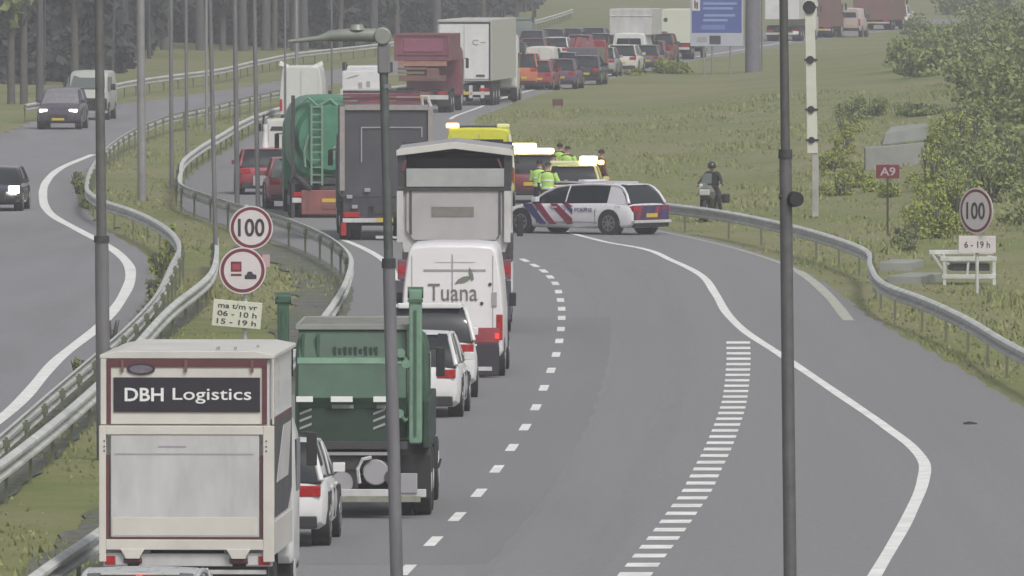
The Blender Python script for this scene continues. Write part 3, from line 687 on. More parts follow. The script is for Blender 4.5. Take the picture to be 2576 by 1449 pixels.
MB().box(X(1008), X(1050), -.06, .0, Z(1240), Z(1190)).build('light_box', MGREY, r, bevel=.01)
# lifting arms with rams
for xx, top, wd in ((1045, 728, 16), (712, 742, 14)):
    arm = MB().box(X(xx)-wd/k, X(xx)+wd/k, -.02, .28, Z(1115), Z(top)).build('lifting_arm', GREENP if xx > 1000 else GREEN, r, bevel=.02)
    MB().box(X(xx)-wd/k-.02, X(xx)+wd/k+.02, -.05, .02, Z(760), Z(752)).box(X(xx)-.02, X(xx)+.02, -.045, -.015, Z(1095), Z(780)).cyl((X(xx)-.12, .12, Z(top)-.05), (X(xx)+.12, .12, Z(top)-.05), .09, .09, 14).build('arm_fitting', GREENL, arm)
    MB().cyl((X(xx)-.04, .45, Z(1090)), (X(xx)-.04, .4, Z(900)), .07, .07, 12).cyl((X(xx)-.04, .4, Z(900)), (X(xx)-.04, .25, Z(800)), .04, .04, 12).build('ram', CHAS, arm, smooth=40)
for xx, yy in ((1008, 888), (1022, 915), (1005, 1040)):
    MB().cyl((X(xx), -.04, Z(yy)), (X(xx), .1, Z(yy)), .07, .07, 12).tube([(X(xx), 0, Z(yy)), (X(xx+14), .05, Z(yy+18)), (X(xx+26), .1, Z(yy+10))], .03, 6).build('chain_hook', GREENP, r, smooth=40)
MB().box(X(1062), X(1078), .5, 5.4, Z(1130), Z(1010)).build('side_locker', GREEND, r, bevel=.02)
MB().tube([(X(1092), .9, Z(1190)), (X(1100), .9, Z(1180)), (X(1106), .9, Z(1160))], .02, 6).build('tow_hook', CHAS, r)

# ---- 5, 6 white cars ahead of the skip truck
c5 = car('parked_car', 'white hatchback right behind the green arm of the skip truck', 'car', G(1033, 1052), 2.5, WHITE, L=4.3, W=1.82, H=1.56, style='hatch')
c6 = car('parked_car', 'white sport utility car with dark rear window just behind the Tuana van', 'car', G(1082, 1003), -2.5, WHITE, L=4.4, W=1.84, H=1.76, style='suv')
MB().box(-.6, .6, .25, .45, 1.70, 1.80).build('roof_spoiler', WHITE, c6, bevel=.02)

# ---- 7 white van with lettering
P = G(1138, 950); k = 127.3
X = lambda x: (x-1138)/k
Z = lambda y: (950-y)/k
v = van('delivery_van', 'tall white van with Tuana lettering and a red lower rear corner', 'van', P, 1.2, mat('van_white', (.72,.70,.71), .4, var=.07, scale=1.2, coat=.2), L=5.9, W=2.02, H=2.62)
TG = mat('lettering_grey_brown', (.16,.14,.13), .5, var=0)
text('lettering', 'Tuana', .98, .34, TG, v, (X(1139), -.012, Z(735)), bold=.004)
LG = mat('leaf_grey_green', (.16,.18,.14), .5, var=0)
def leaf(pts, nm): MB().prism([(X(a), Z(b)) for a, b in pts], 'y', -.014, .0).build(nm, LG, v)
leaf([(1143,715),(1152,703),(1164,696),(1176,694),(1186,697),(1178,706),(1168,711),(1156,712)], 'leaf_logo')
leaf([(1180,672),(1185,678),(1190,688),(1192,702),(1187,707),(1182,700),(1179,688)], 'leaf_logo')
MB().box(X(1066), X(1222), -.014, .0, Z(682), Z(677)).build('brake_light_strip', MGREY, v)
MB().box(X(1095), X(1195), -.010, .0, Z(660), Z(658)).build('rain_gutter', LGREY, v)
MB().box(X(1165), X(1256), -.045, .02, Z(862), Z(824)).build('bumper_panel', mat('red_bumper', (.30,.05,.06), .45, var=.2), v, bevel=.01)
MB().box(X(1020), X(1165), -.045, .02, Z(862), Z(824)).build('bumper_panel', mat('brown_bumper', (.15,.09,.08), .5, var=.3), v, bevel=.01)
MB().box(X(1025), X(1255), -.10, .10, Z(945), Z(862)).build('rear_skirt', mat('dark_skirt', (.035,.028,.04), .7, var=.25), v, bevel=.03)
MB().box(X(1195), X(1238), -.115, -.09, Z(932), Z(922)).build('plate_light', LGREY, v)
for zz, xx in ((845,1252),): B('reflector', RED_ON, v, X(xx)-.05, X(xx)+.03, -.06, -.04, Z(zz)-.05, Z(zz)+.05)
for xx, zz in ((1233, 715), (1212, 763)): MB().cyl((X(xx), -.02, Z(zz)), (X(xx), .02, Z(zz)), .035, .035, 10).build('door_lock', CHAS, v)
MB().box(X(1238), X(1250), -.03, .05, Z(770), Z(735)).build('tail_light', MGREY, v)

# ---- 8 tipper
P = G(1143, 840); k = 115.5
X = lambda x: (x-1143)/k
Z = lambda y: (840-y)/k
r = truck_base('tipper_truck', 'pale grey tipper truck with a peaked cover above a dark opening, behind the Tuana van', 'truck', P, .3, L=9.0, W=2.48, cabL=2.0, cabH=2.9, axles=(1.2, 2.5), bumper_z=(.55,.75))
w = 1.235
TP = mat('tipper_panel', (.40,.38,.38), .5, var=.16, scale=1.0)
body = MB().prism([(-w, 2.2), (-w+.14, 1.75), (w-.14, 1.75), (w, 2.2), (w, Z(470)), (-w, Z(470))], 'y', .12, 6.6).build('tipping_body', LGREY, r, bevel=.02)
MB().prism([(X(1040), Z(604)), (X(1246), Z(604)), (X(1262), Z(580)), (X(1262), Z(476)), (X(1022), Z(476)), (X(1022), Z(580))], 'y', .04, .13).build('tailgate', TP, body, bevel=.01)
MB().box(X(1086), X(1192), .025, .05, Z(545), Z(520)).build('blurred_nameplate', mat('brown_grey_patch', (.20,.185,.17), .6, var=.2), body)
for xx in (1033, 1257): MB().box(X(xx)-.025, X(xx)+.025, .02, .06, Z(590), Z(480)).build('hinge_rib', DGREY, body)
for xx in (1006, 1276): MB().box(X(xx)-.07, X(xx)+.07, .0, .14, Z(610), Z(480)).build('corner_post', LGREY, body, bevel=.01)
MB().box(-w, w, .0, .12, Z(480), Z(472)).build('latch_bar', CHAS, body)
MB().box(X(1022), X(1268), .03, .13, Z(470), Z(424)).build('upper_gate', mat('upper_gate_grey', (.36,.37,.36), .5, var=.2, scale=1.5), body, bevel=.01)
MB().box(-w, X(1022), .10, 6.6, Z(470), Z(378)).box(X(1268), w, .10, 6.6, Z(470), Z(378)).box(-w, w, 6.4, 6.6, Z(470), Z(370)).build('side_wall', CHAS, body)
MB().box(X(1022), X(1268), 1.2, 6.4, Z(470), Z(400)).build('load', DGREY, body)
pk = MB().prism([(-w-.03, Z(392)), (0, Z(374)), (w+.03, Z(392)), (w+.03, Z(378)), (w-.1, Z(373)), (0, Z(357)), (-w+.1, Z(373)), (-w-.03, Z(378))], 'y', -.02, .25).build('peaked_rim', OFFW, body, bevel=.01)
MB().prism([(-w, Z(382)), (0, Z(364)), (w, Z(382)), (w, Z(378)), (0, Z(360)), (-w, Z(378))], 'y', .3, 6.5).build('cover_sheet', MGREY, body)
MB().tube([(X(1252), .1, Z(398)), (X(1262), .1, Z(424))], .02, 6).tube([(X(1020), .1, Z(402)), (X(1012), .1, Z(430))], .03, 6).build('tie_rod', MAROON, body)
MB().box(X(1262), X(1290), .3, 1.9, Z(660), Z(590)).build('side_mudguard', DGREY, r, bevel=.03)
MB().box(-w+.1, w-.1, .05, .3, .95, 1.78).build('under_frame', CHAS, r)
for sd in (-1, 1):
    x0, x1 = sorted((sd*(w-.20), sd*(w+.0)))
    MB().box(x0, x1, -.04, .30, 1.18, 1.62).build('lamp_cluster', MAROON, r, bevel=.02)
    MB().box(x0, x1, -.055, -.035, 1.32, 1.48).build('tail_light', RED_L, r)
    MB().box(x0-.1, x1, -.02, .3, .30, 1.16).build('splash_guard', mat('splash_grey', (.06,.06,.075), .7, var=.4, scale=4), r, bevel=.02)

# ---- 9 dark grey truck
P = G(972, 605); k = 90.4
X = lambda x: (x-972)/k
Z = lambda y: (605-y)/k
r = truck_base('grey_truck', 'dark grey high sided truck with a maroon load rack, partly behind the lamp post', 'truck', P, -1.5, L=9.5, W=2.6, cabL=2.0, cabH=3.0, cabm=DGREY, axles=(1.2, 2.5), bumper_z=(.5,.62))
w = 1.3
body = MB().box(-w+.04, w-.04, .08, 7.0, 1.2, Z(272)).build('cargo_body', DGREY, r, bevel=.02)
MB().box(-w, -w+.14, .0, .12, Z(480), Z(268)).box(w-.14, w, .0, .12, Z(480), Z(268)).box(-w+.14, w-.14, .0, .10, Z(277), Z(264)).build('rear_frame', mat('frame_brown_grey', (.30,.27,.26), .5, var=.2), body, bevel=.01)
MB().box(X(908), X(911), .04, .08, Z(408), Z(322)).box(X(908), X(1060), .04, .08, Z(322), Z(319)).box(X(1060), X(1063), .04, .08, Z(345), Z(319)).build('door_trim', MGREY, body)
for j, (zz, m_) in enumerate(((258, MAROON), (249, DRED), (240, MAROON), (232, DGREY))):
    MB().box(-w+.1, w-.35, .1+.2*j, .3+.2*j, Z(zz)-.04, Z(zz)+.04).build('load_beam', m_, r)
MB().tube([(X(1062), .2, Z(268)), (X(1062), .2, Z(243)), (X(1075), .2, Z(243)), (X(1084), .2, Z(268))], .05, 6).build('rack_hoop', LGREY, r)
MB().box(-w+.1, w-.1, .1, .5, .6, 1.22).build('under_frame', mat('under_grey', (.05,.047,.058), .7, var=.4, scale=3), r, bevel=.02)
for xx, zz in ((925, 478), (978, 478), (880, 495), (978, 510), (893, 520)):
    MB().box(X(xx)-.09, X(xx)+.07, -.02, .09, Z(zz)-.05, Z(zz)+.05).build('fitting', MGREY, r, bevel=.01)
MB().box(X(945), X(1000), -.05, .0, Z(600), Z(593)).build('plate_bar', LGREY, r)
for xx in (862,): MB().box(X(xx)-.05, X(xx)+.1, -.04, .0, Z(592), Z(560)).build('tail_light', RED_L, r)

# ---- 10 green vacuum tanker
P = G(832, 548); k = (548+240)/9.35
X = lambda x: (x-832)/k
Z = lambda y: (548-y)/k
r = truck_base('tanker_truck', 'dark green tanker truck with a pale green ladder, left of the dark grey truck', 'truck', P, -2.5, L=9.5, W=2.45, cabL=2.0, cabH=2.9, cabm=TANK, axles=(1.3, 2.6), bumper_z=(.45,.6))
rg = []
for y_, sc in ((.35, .80), (.22, .93), (.30, 1.0), (6.8, 1.0), (7.0, .9)):
    rg.append([(1.2*sc*math.copysign(abs(math.cos(a))**.55, math.cos(a)), y_ - (0 if sc > .9 else .15), 2.38 + 1.22*sc*math.copysign(abs(math.sin(a))**.6, math.sin(a))) for a in [2*math.pi*i/28 for i in range(28)]])
tk = MB().loft(rg[1:]).build('tank', TANK, r, smooth=40)
MB().cyl((0, .02, 2.38), (0, .25, 2.38), .95, 1.12, 24).build('tank_end', TANK, tk, smooth=40)
ld = MB()
for sx in (-.16, .16): ld.box(X(797)+sx-.03, X(797)+sx+.03, -.13, -.08, Z(466), Z(262))
for i in range(11): ld.box(X(797)-.16, X(797)+.16, -.12, -.09, Z(460)+i*.225, Z(460)+i*.225+.04)
ld.build('ladder', GREENP, r)
MB().tube([(X(838), -.08, Z(400)), (X(840), -.10, Z(372)), (X(852), -.10, Z(362)), (X(862), -.08, Z(374)), (X(864), -.06, Z(440))], .055, 8).build('hose_arm', GREENP, tk)
MB().tube([(X(775), -.05, Z(340)), (X(765), -.05, Z(380)), (X(768), -.05, Z(420))], .04, 6).build('pipe', GREENP, tk)
MB().tube([(X(752), .1, Z(262)), (X(775), .05, Z(245)), (X(800), .0, Z(268)), (X(830), .1, Z(250)), (X(868), .1, Z(282))], .05, 6).build('top_rail', GREENP, tk)
MB().box(-1.2, 1.2, .0, .35, 1.02, 1.2).build('tank_cradle', CHAS, r)
MB().box(X(758), X(895), -.04, .2, Z(540), Z(478)).build('rear_panel', mat('dusty_red', (.24,.08,.075), .6, var=.35, scale=2.5), r, bevel=.03)
MB().box(X(770), X(778), -.06, -.03, Z(530), Z(482)).box(X(810), X(855), -.06, -.03, Z(526), Z(516)).build('rear_trim', BROWN, r)
MB().tube([(X(742), .0, Z(440)), (X(775), -.02, Z(470)), (X(782), -.02, Z(476))], .08, 8).build('suction_hose', CHAS, r)
MB().box(X(733), X(742), .0, .2, Z(560), Z(240)).build('side_rail', CHAS, r)

# ---- vehicles left of the tanker
car('parked_car', 'red hatchback with pale rear window directly left of the green tanker', 'car', G(742, 527), -3, mat('pinkish_red_paint', (.30,.10,.11), .35, var=.1), L=4.1, W=1.75, H=1.6, style='suv', glass=GLASSL, tail_on=False)
rc = car('parked_car', 'dark red car with a thin white mast on its roof, leftmost in the queue', 'car', G(664, 490), -3, REDP, L=4.2, W=1.7, H=1.5, style='hatch')
MB().cyl((.08, 1.2, 1.44), (.08, 1.2, 2.05), .14, .05, 10).cyl((.08, 1.2, 2.05), (.08, 1.2, 2.25), .07, .07, 10).build('roof_mast', WHITE, rc, smooth=40)
MB().box(-.35, .35, -.05, -.03, .3, .62).build('rear_board', MGREY, rc)
r = van('delivery_van', 'small white delivery van with dark rear windows, left of the tanker ladder', 'van', G(728, 425), -2, OFFW, L=4.8, W=1.85, H=1.75, rear_glass=True)
r = van('delivery_van', 'tall white van with two bright modelled roof reflections seen above the green tanker', 'van', G(757, 325), 2, mat('white_cream_van', (.56,.57,.53), .45, var=.06), L=5.8, W=1.80, H=2.62)
for sd in (-1, 1): MB().hexa([(sd*.55,.1,2.56),(sd*.92,.1,2.66),(sd*.92,.5,2.66),(sd*.55,.5,2.56),(sd*.5,.1,2.66),(sd*.86,.1,2.84),(sd*.86,.5,2.84),(sd*.5,.5,2.66)]).build('roof_glint_wedge', REFL, r)  # pale raised wedges stand in for two bright reflections on the roof
r = truck_base('box_truck', 'small white box truck with a grey marked rear, seen above the dark grey truck', 'truck', G(908, 296), 2, L=6.5, W=1.9, cabL=1.8, cabH=2.2, cabw=1.8, axles=(1.3,), bumper_z=(.5,.62), wr=.36)
bx = MB().box(-.82, .82, .05, 4.5, 1.25, 2.05).build('cargo_box', WHITE, r, bevel=.02)
MB().box(-.90, .90, .0, .2, 1.05, 1.28).build('rear_beam', OFFW, r)
MB().box(-.1, .05, .02, .06, 1.28, 1.55).box(.25, .40, .02, .06, 1.35, 1.60).prism([(-.6, 1.72), (-.1, 1.86), (-.1, 1.90), (-.6, 1.76)], 'y', .02, .06).build('door_marking', MGREY, bx)

# ---- 17 maroon dump truck
P = G(1062, 284); k = (284+240)/9.35
X = lambda x: (x-1062)/k
Z = lambda y: (284-y)/k
r = truck_base('dump_truck', 'maroon dump truck with an orange brown chassis in front of the white trailer', 'truck', P, 4, L=8.8, W=2.5, cabL=2, cabH=2.9, cabm=MAROON, chasm=BROWN, axles=(1.2, 2.5), bumper_z=(.6,.8))
bd = MB().box(-1.25, 1.25, .1, 6.4, Z(153), Z(86)).build('dump_body', MAROON, r, bevel=.02)
MB().box(X(1015), X(1112), .06, .12, Z(130), Z(98)).build('tailgate_panel', mat('pink_maroon', (.25,.07,.12), .5, var=.2), bd, bevel=.01)
MB().box(-1.27, -1.15, .04, .16, Z(153), Z(88)).box(1.15, 1.27, .04, .16, Z(153), Z(88)).box(-1.27, 1.27, .04, .16, Z(90), Z(84)).box(X(1000), X(1125), .04, .10, Z(138), Z(133)).build('body_frame', mat('dusty_maroon', (.19,.065,.075), .5, var=.2), bd)
MB().box(-1.1, 1.1, .05, .5, Z(166), Z(154)).build('sub_frame', mat('dusty_orange', (.34,.17,.12), .6, var=.3), r)
MB().box(-1.1, .2, .0, .4, Z(176), Z(170)).box(-1.05, 1.05, .0, .4, Z(204), Z(190)).box(.2, .75, -.02, .4, Z(200), Z(172)).build('gear_box', BROWN, r, bevel=.02)
MB().box(-1.1, .1, -.02, .1, Z(186), Z(180)).build('hose_rack', mat('dull_olive', (.16,.15,.08), .6, var=.2), r)

# ---- 18 white trailer
P = G(1168, 266); k = (266+240)/9.35
X = lambda x: (x-1168)/k
Z = lambda y: (266-y)/k
r = truck_base('articulated_truck', 'large white trailer with dark framed rear doors, tallest load beside the maroon dump truck', 'truck', P, 5.5, L=14.5, W=2.5, cabL=2, cabH=3.2, axles=(1.5, 2.8, 4.1), bumper_z=(.5,.65))
bx = MB().box(-1.25, 1.25, .06, 12.2, 1.15, 4.0).build('trailer_box', mat('trailer_side_grey', (.46,.46,.43), .5, var=.08, scale=.8), r, bevel=.02)
MB().box(-1.16, 1.14, .02, .1, 1.25, 3.80).build('rear_door', WHITE, bx)
MB().box(-1.22, 1.22, .0, .1, 3.82, 3.90).box(1.16, 1.22, .0, .1, 1.2, 3.82).build('door_frame', CHAS, bx)
MB().box(-.02, .0, .0, .03, 1.3, 3.78).build('door_gap', MGREY, bx)
rg = [(.55+.16*math.cos(a), 2.95+.11*math.sin(a)) for a in [math.pi*.25+1.5*math.pi*i/14 for i in range(15)]]
MB().tube([(a, .01, b_) for a, b_ in rg], .02, 5).box(.75, 1.0, .0, .02, 2.93, 2.97).build('door_emblem', MGREY, bx)
MB().box(.55, .95, -.01, .02, 1.35, 1.45).build('door_sticker', DGREY, bx)
for xx in (-.7, .3, .85): MB().box(xx-.08, xx+.08, -.02, .05, .35, .95).build('lamp_unit', LGREY, r)

# ---- 19.. farther queue
car('parked_car', 'orange car right of the white trailer', 'car', G(1312, 226), 5, ORAN, L=4.2, W=1.7, H=1.85, style='suv')
van('delivery_van', 'small white van with a cream rear, right of the orange car', 'van', G(1357, 212), 6, OFFW, L=4.6, W=1.62, H=1.95, rear_glass=False)
car('parked_car', 'grey purple estate car between the white van and the red truck', 'car', G(1413, 208), 6, GREYP, L=4.4, W=1.75, H=1.6, style='estate')
r = truck_base('dump_truck', 'small dark red truck with a loaded uneven top, halfway along the far queue', 'truck', G(1464, 203), 6, L=6.5, W=1.65, cabL=1.8, cabH=2.1, cabm=REDP, axles=(1.2,), bumper_z=(.5,.62), wr=.38)
bd = MB().box(-.8, .8, .05, 4.4, .8, 1.75).build('load_bed', GREYP, r, bevel=.02)
for i in range(9):
    a = RND.uniform(-.65, .65); y_ = RND.uniform(.2, 3.5); h = RND.uniform(.25, .7)
    MB().hexa([(a-.2,y_-.2,1.7),(a+.25,y_-.15,1.7),(a+.2,y_+.3,1.7),(a-.2,y_+.2,1.7),(a-.12,y_-.1,1.75+h),(a+.14,y_-.05,1.7+h),(a+.1,y_+.2,1.75+h),(a-.1,y_+.1,1.7+h)]).build('scrap_load', RND.choice([REDP, MAROON, REDP, LGREY]), bd)
car('parked_car', 'pale car behind the dark red truck in the far queue', 'car', G(1512, 192), 6, SILVP, L=4.2, W=1.6, H=1.6)
car('parked_car', 'cream white car with a light rear in front of the white camper box', 'car', G(1562, 186), 7, OFFW, L=4.3, W=1.85, H=1.62, style='suv')
r = van('camper_van', 'white camper with a tall box over its cab, left of the blue sign', 'camper', G(1582, 172), 8, WHITE, L=5.6, W=1.95, H=2.0, flip=False, rear_glass=True)
MB().box(-1.22, 1.22, .7, 5.2, 1.9, 3.4).box(-1.24, 1.24, .66, .9, 2.95, 3.02).build('living_box', LGREY, r, bevel=.04)
r = truck_base('articulated_truck', 'white box trailer partly hidden by the blue sign', 'truck', G(1693, 150), 6, L=12, W=2.1, cabL=2, cabH=2.8, axles=(1.3, 2.6), bumper_z=(.6,.75))
bx = MB().box(-1.04, 1.04, .04, 9.8, 1.0, 3.02).build('trailer_box', mat('cream_white_box', (.58,.60,.50), .5, var=.06), r, bevel=.02)
MB().cyl((-.45, .02, 2.4), (-.45, .05, 2.4), .13, .13, 12).build('vent', DGREY, bx)
MB().box(-.95, -.35, .0, .05, 1.0, 1.7).build('rear_hatch', BROWN, bx)
car('parked_car', 'brown van like car just left of the white box trailer', 'car', G(1668, 158), 6, BROWN, L=4.1, W=1.3, H=1.75, style='suv')
r = truck_base('articulated_truck', 'white lorry with black running gear behind the tall right hand pole', 'truck', G(1967, 104), 8, L=12, W=2.35, cabL=2, cabH=2.8, axles=(1.5, 2.8), bumper_z=(.45,.6))
bx = MB().box(-1.17, 1.17, .04, 9.8, 1.5, 3.6).build('trailer_box', WHITE, r, bevel=.02)
MB().box(.75, 1.15, -.04, .0, .5, .7).build('licence_board', REFL, r)
van('delivery_van', 'pinkish white van beside the red brown truck at the top right', 'van', G(2126, 92), 9, mat('pinkish_white', (.50,.42,.41), .45, var=.08), L=5.0, W=2.2, H=2.0, rear_glass=True)
r = truck_base('covered_truck', 'red brown covered truck at the top right end of the queue', 'truck', G(2196, 76), 9, L=9, W=2.6, cabL=2, cabH=2.8, cabm=MAROON, axles=(1.3, 2.6), bumper_z=(.5,.62))
MB().box(-1.5, 1.5, .0, 6.8, .75, 3.8).build('cargo_cover', BROWN, r, bevel=.03)
r = truck_base('covered_truck', 'brown grey truck body between the white mast and the pinkish van', 'truck', G(2066, 95), 8, L=8, W=1.4, cabL=1.8, cabH=2.4, cabw=1.4, cabm=BROWN, axles=(1.2,), bumper_z=(.5,.62))
MB().box(-.72, .72, .0, 6, .75, 3.2).build('cargo_cover', BROWN, r, bevel=.03)
car('parked_car', 'white car at the very end of the queue beside the red brown truck', 'car', G(2262, 66), 9, WHITE, L=4.3, W=1.3, H=1.6)
for x, y, pm, lb in ((1385, 132, BLACKP, 'black car roof behind the white van in the far queue'), (1335, 136, GREYP, 'dark grey car farther back than the orange car in the far queue'), (1490, 128, GREYP, 'dark purple grey car behind the dark red truck'), (1432, 130, BLACKP, 'black car between the dark red truck and the distant guardrail')):
    car('parked_car', lb, 'car', G(x, y), 8, pm, L=4.3, W=1.75, H=1.5)

for x, y, pm, lb, W_, st_ in ((1352, 226, REDP, 'bright red small car low in front of the small white van', 1.45, 'mini'), (1568, 150, MAROON, 'maroon car almost hidden behind the white camper', 1.7, 'hatch'), (1640, 168, REDP, 'red car between the camper and the white box trailer', 1.5, 'hatch'), (1246, 252, GREYP, 'dark grey car under the right side of the white trailer', 1.6, 'hatch'), (1470, 212, BLACKP, 'black car in front of the dark red truck', 1.6, 'hatch'),
    (1408, 222, mat('purple_paint', (.13,.07,.13), .35, var=.2), 'purple car in front of the grey purple estate', 1.65, 'hatch'),
    (1625, 180, GREYP, 'grey car right of the white camper', 1.5, 'suv'),
    (1338, 160, MAROON, 'maroon car behind the small white van', 1.7, 'suv'), (1395, 157, WHITE, 'white car roof behind the grey purple estate', 1.7, 'hatch'), (1455, 150, REDP, 'red car behind the dark red truck', 1.7, 'hatch'), (1512, 146, BLACKP, 'black car left of the tall white camper', 1.7, 'suv'),
    (1288, 172, DGREY, 'dark grey car behind the orange car', 1.7, 'suv'), (1645, 142, SILVP, 'silver car behind the brown car', 1.6, 'hatch')):
    car('parked_car', lb, 'car', G(x, y), 7, pm, L=4.2, W=W_, H=1.5, style=st_)
# ---- left carriageway
LG_ = 'oncoming vehicles on the left carriageway'
o1 = car('oncoming_car', 'dark car with both headlights lit coming round the left bend', 'car', G(146, 326), 3.0, mat('dark_plum_paint', (.06,.05,.07), .3, var=.1, coat=.3), L=4.5, W=1.82, H=1.72, flip=True, style='suv', head_on=True, group=LG_, glass=mat('painted_sky_glass', (.20,.19,.21), .2, var=.2))  # sky reflection is painted into the pale glass colour
r = van('oncoming_van', 'pale van with a dark front following the lit dark car', 'van', G(216, 302), 3.0, mat('grey_green_box', (.40,.42,.38), .5, var=.08), L=5.2, W=1.9, H=2.1, flip=True, group=LG_, glass=GLASSL)
MB().box(-.9, .9, 4.8, 5.25, .4, .95).build('front_panel', BLACKP, r, bevel=.04)
MB().box(-.95, .95, 5.18, 5.23, .3, .42).build('lower_bumper', MGREY, r)
o3 = car('oncoming_car', 'black car with a bright headlight cut off by the left edge of the view', 'car', G(-24, 532), 2.0, BLACKP, L=4.4, W=1.85, H=1.35, flip=True, style='hatch', group=LG_)
MB().box(-.86, -.55, 4.05, 4.44, .55, .78).build('headlight', HEAD_ON, o3, bevel=.02)
r = truck_base('oncoming_truck', 'grey green truck with two bright headlights on the far left carriageway', 'truck', G(1302, 133), 5, L=8, W=1.9, cabL=2, cabH=2.2, cabw=1.9, cabm=mat('grey_green_cab', (.16,.20,.18), .5, var=.1), axles=(1.3,), flip=True, head_on=True, group=LG_, cabz=1.1)
# ------------------------------------------------------------------ emergency scene
EG = 'emergency vehicles on the closed road'
r = van('ambulance', 'bright yellow ambulance with an orange beacon lit on its roof, behind the peaked tipper', 'ambulance', G(1205, 522), 0, YEL, L=5.9, W=2.2, H=2.45, group=EG, rear_glass=True)
a_ = MB().box(-1.02, -.62, .35, .65, 2.45, 2.60).build('beacon', AMBER, r, bevel=.04)
MB().box(.55, .95, .35, .65, 2.45, 2.58).build('beacon', mat('beacon_pale', (.7,.7,.35), .3, var=0), r, bevel=.04)
MB().box(-.6, .55, .40, .60, 2.45, 2.52).build('light_bar', BLACK, r, bevel=.02)
MB().prism([(1.02,1.2),(1.10,1.2),(.98,2.25),(.92,2.25)], 'y', -.02, .05).build('side_stripe', REFL, r)
r = car('emergency_car', 'dark red rescue car with a glowing pale yellow light bar, beside the hi vis officers', 'car', G(1338, 512), 0, mat('rescue_red', (.17,.035,.06), .35, var=.2), L=4.6, W=1.85, H=1.55, style='suv', group=EG)
MB().box(-.75, .70, 1.3, 1.7, 1.55, 1.70).box(-.75, .15, 1.35, 1.65, 1.70, 1.86).build('light_bar', AMBERW, r, bevel=.05)
r = car('emergency_car', 'pale yellow sport utility car with a lit amber roof light, directly behind the police car', 'car', G(1440, 540), 2, PALEY, L=4.6, W=1.8, H=1.50, style='suv', group=EG)
MB().box(.18, .72, 1.2, 1.5, 1.50, 1.74).build('light_bar', AMBERW, r, bevel=.05)
MB().box(.74, .92, 1.2, 1.5, 1.48, 1.62).build('light_bar', AMBER, r, bevel=.05)
MB().box(-.72, .16, 1.2, 1.5, 1.50, 1.60).build('light_bar', mat('bar_cream', (.6,.6,.4), .4, var=0), r, bevel=.03)

# police estate standing across the lane: nose to the left and away
yaw = -52
ra = math.radians(yaw)
# near rear wheel touches down at (1522, 592)
pw = G(1524, 591)
L, W = 4.85, 1.86
fwd = Vector((math.sin(ra), math.cos(ra), 0)); rgt = Vector((math.cos(ra), -math.sin(ra), 0))
org = pw - fwd*0.92 + rgt*(W/2)
PW = mat('police_white', (.66,.65,.68), .3, var=.05, coat=.4)
pc = car('police_car', 'white police estate car with red and blue diagonal stripes parked across the road', 'police car', org, yaw, PW, L=L, W=W, H=1.46, style='estate', group=EG, detail=True)
PBLUE = mat('stripe_blue', (.05,.048,.16), .4, var=.1); PRED = mat('stripe_red', (.24,.035,.075), .4, var=.1)
PDARK = mat('rear_dark_purple', (.07,.035,.085), .4, var=.2)
s = -(W/2 + .006)
def side_poly(pts, nm, m_):
    for sd in (-1, 1):
        MB().prism([(a, b_) for a, b_ in pts], 'x', sd*(W/2-.03), sd*(W/2+.008)).build(nm, m_, pc)
side_poly([(3.05,.28),(3.30,.28),(3.88,.80),(3.88,.86),(3.62,.86)], 'side_stripe', PBLUE)
side_poly([(2.70,.28),(2.95,.28),(3.52,.86),(3.27,.86)], 'side_stripe', PRED)
side_poly([(2.12,.30),(2.30,.28),(2.92,.86),(2.68,.86),(2.12,.45)], 'side_stripe', PRED)
side_poly([(2.12,.56),(2.12,.72),(2.38,.80)], 'side_stripe', PBLUE)
side_poly([(2.12,.80),(2.30,.88),(2.5,.88),(2.3,.76)], 'side_stripe', PRED)
side_poly([(1.25,.33),(3.0,.33),(3.0,.37),(1.25,.37)], 'side_skirt', MGREY)
t = text('police_lettering', 'POLITIE', .62, .10, PBLUE, pc, (-W/2-.012, 1.72, .70), rz=-math.pi/2, bold=.01)
t = text('police_lettering', 'POLITIE', .62, .10, PBLUE, pc, (W/2+.012, 1.72, .70), rz=math.pi/2, bold=.01)
t = text('police_lettering', '112', .18, .07, PBLUE, pc, (-W/2-.010, .50, .80), rz=-math.pi/2)
MB().box(-.80, .80, -.012, .10, .42, .84).build('tailgate_panel', PDARK, pc, bevel=.02)
for j in range(4): MB().prism([(-.75+.4*j,.46),(-.58+.4*j,.46),(-.42+.4*j,.80),(-.59+.4*j,.80)], 'y', -.018, -.008).build('rear_stripe', PBLUE if j % 2 else PRED, pc)
MB().box(-.86, .86, -.06, .06, .34, .42).build('bumper_trim', LGREY, pc, bevel=.01)
MB().box(-.50, .50, 2.0, 2.25, 1.48, 1.54).build('light_bar', PW, pc, bevel=.02)
for sd in (-1, 1): MB().box(min(sd*.52,sd*.55), max(sd*.52,sd*.55), .9, 3.0, 1.45, 1.495).build('roof_rail', PW, pc)

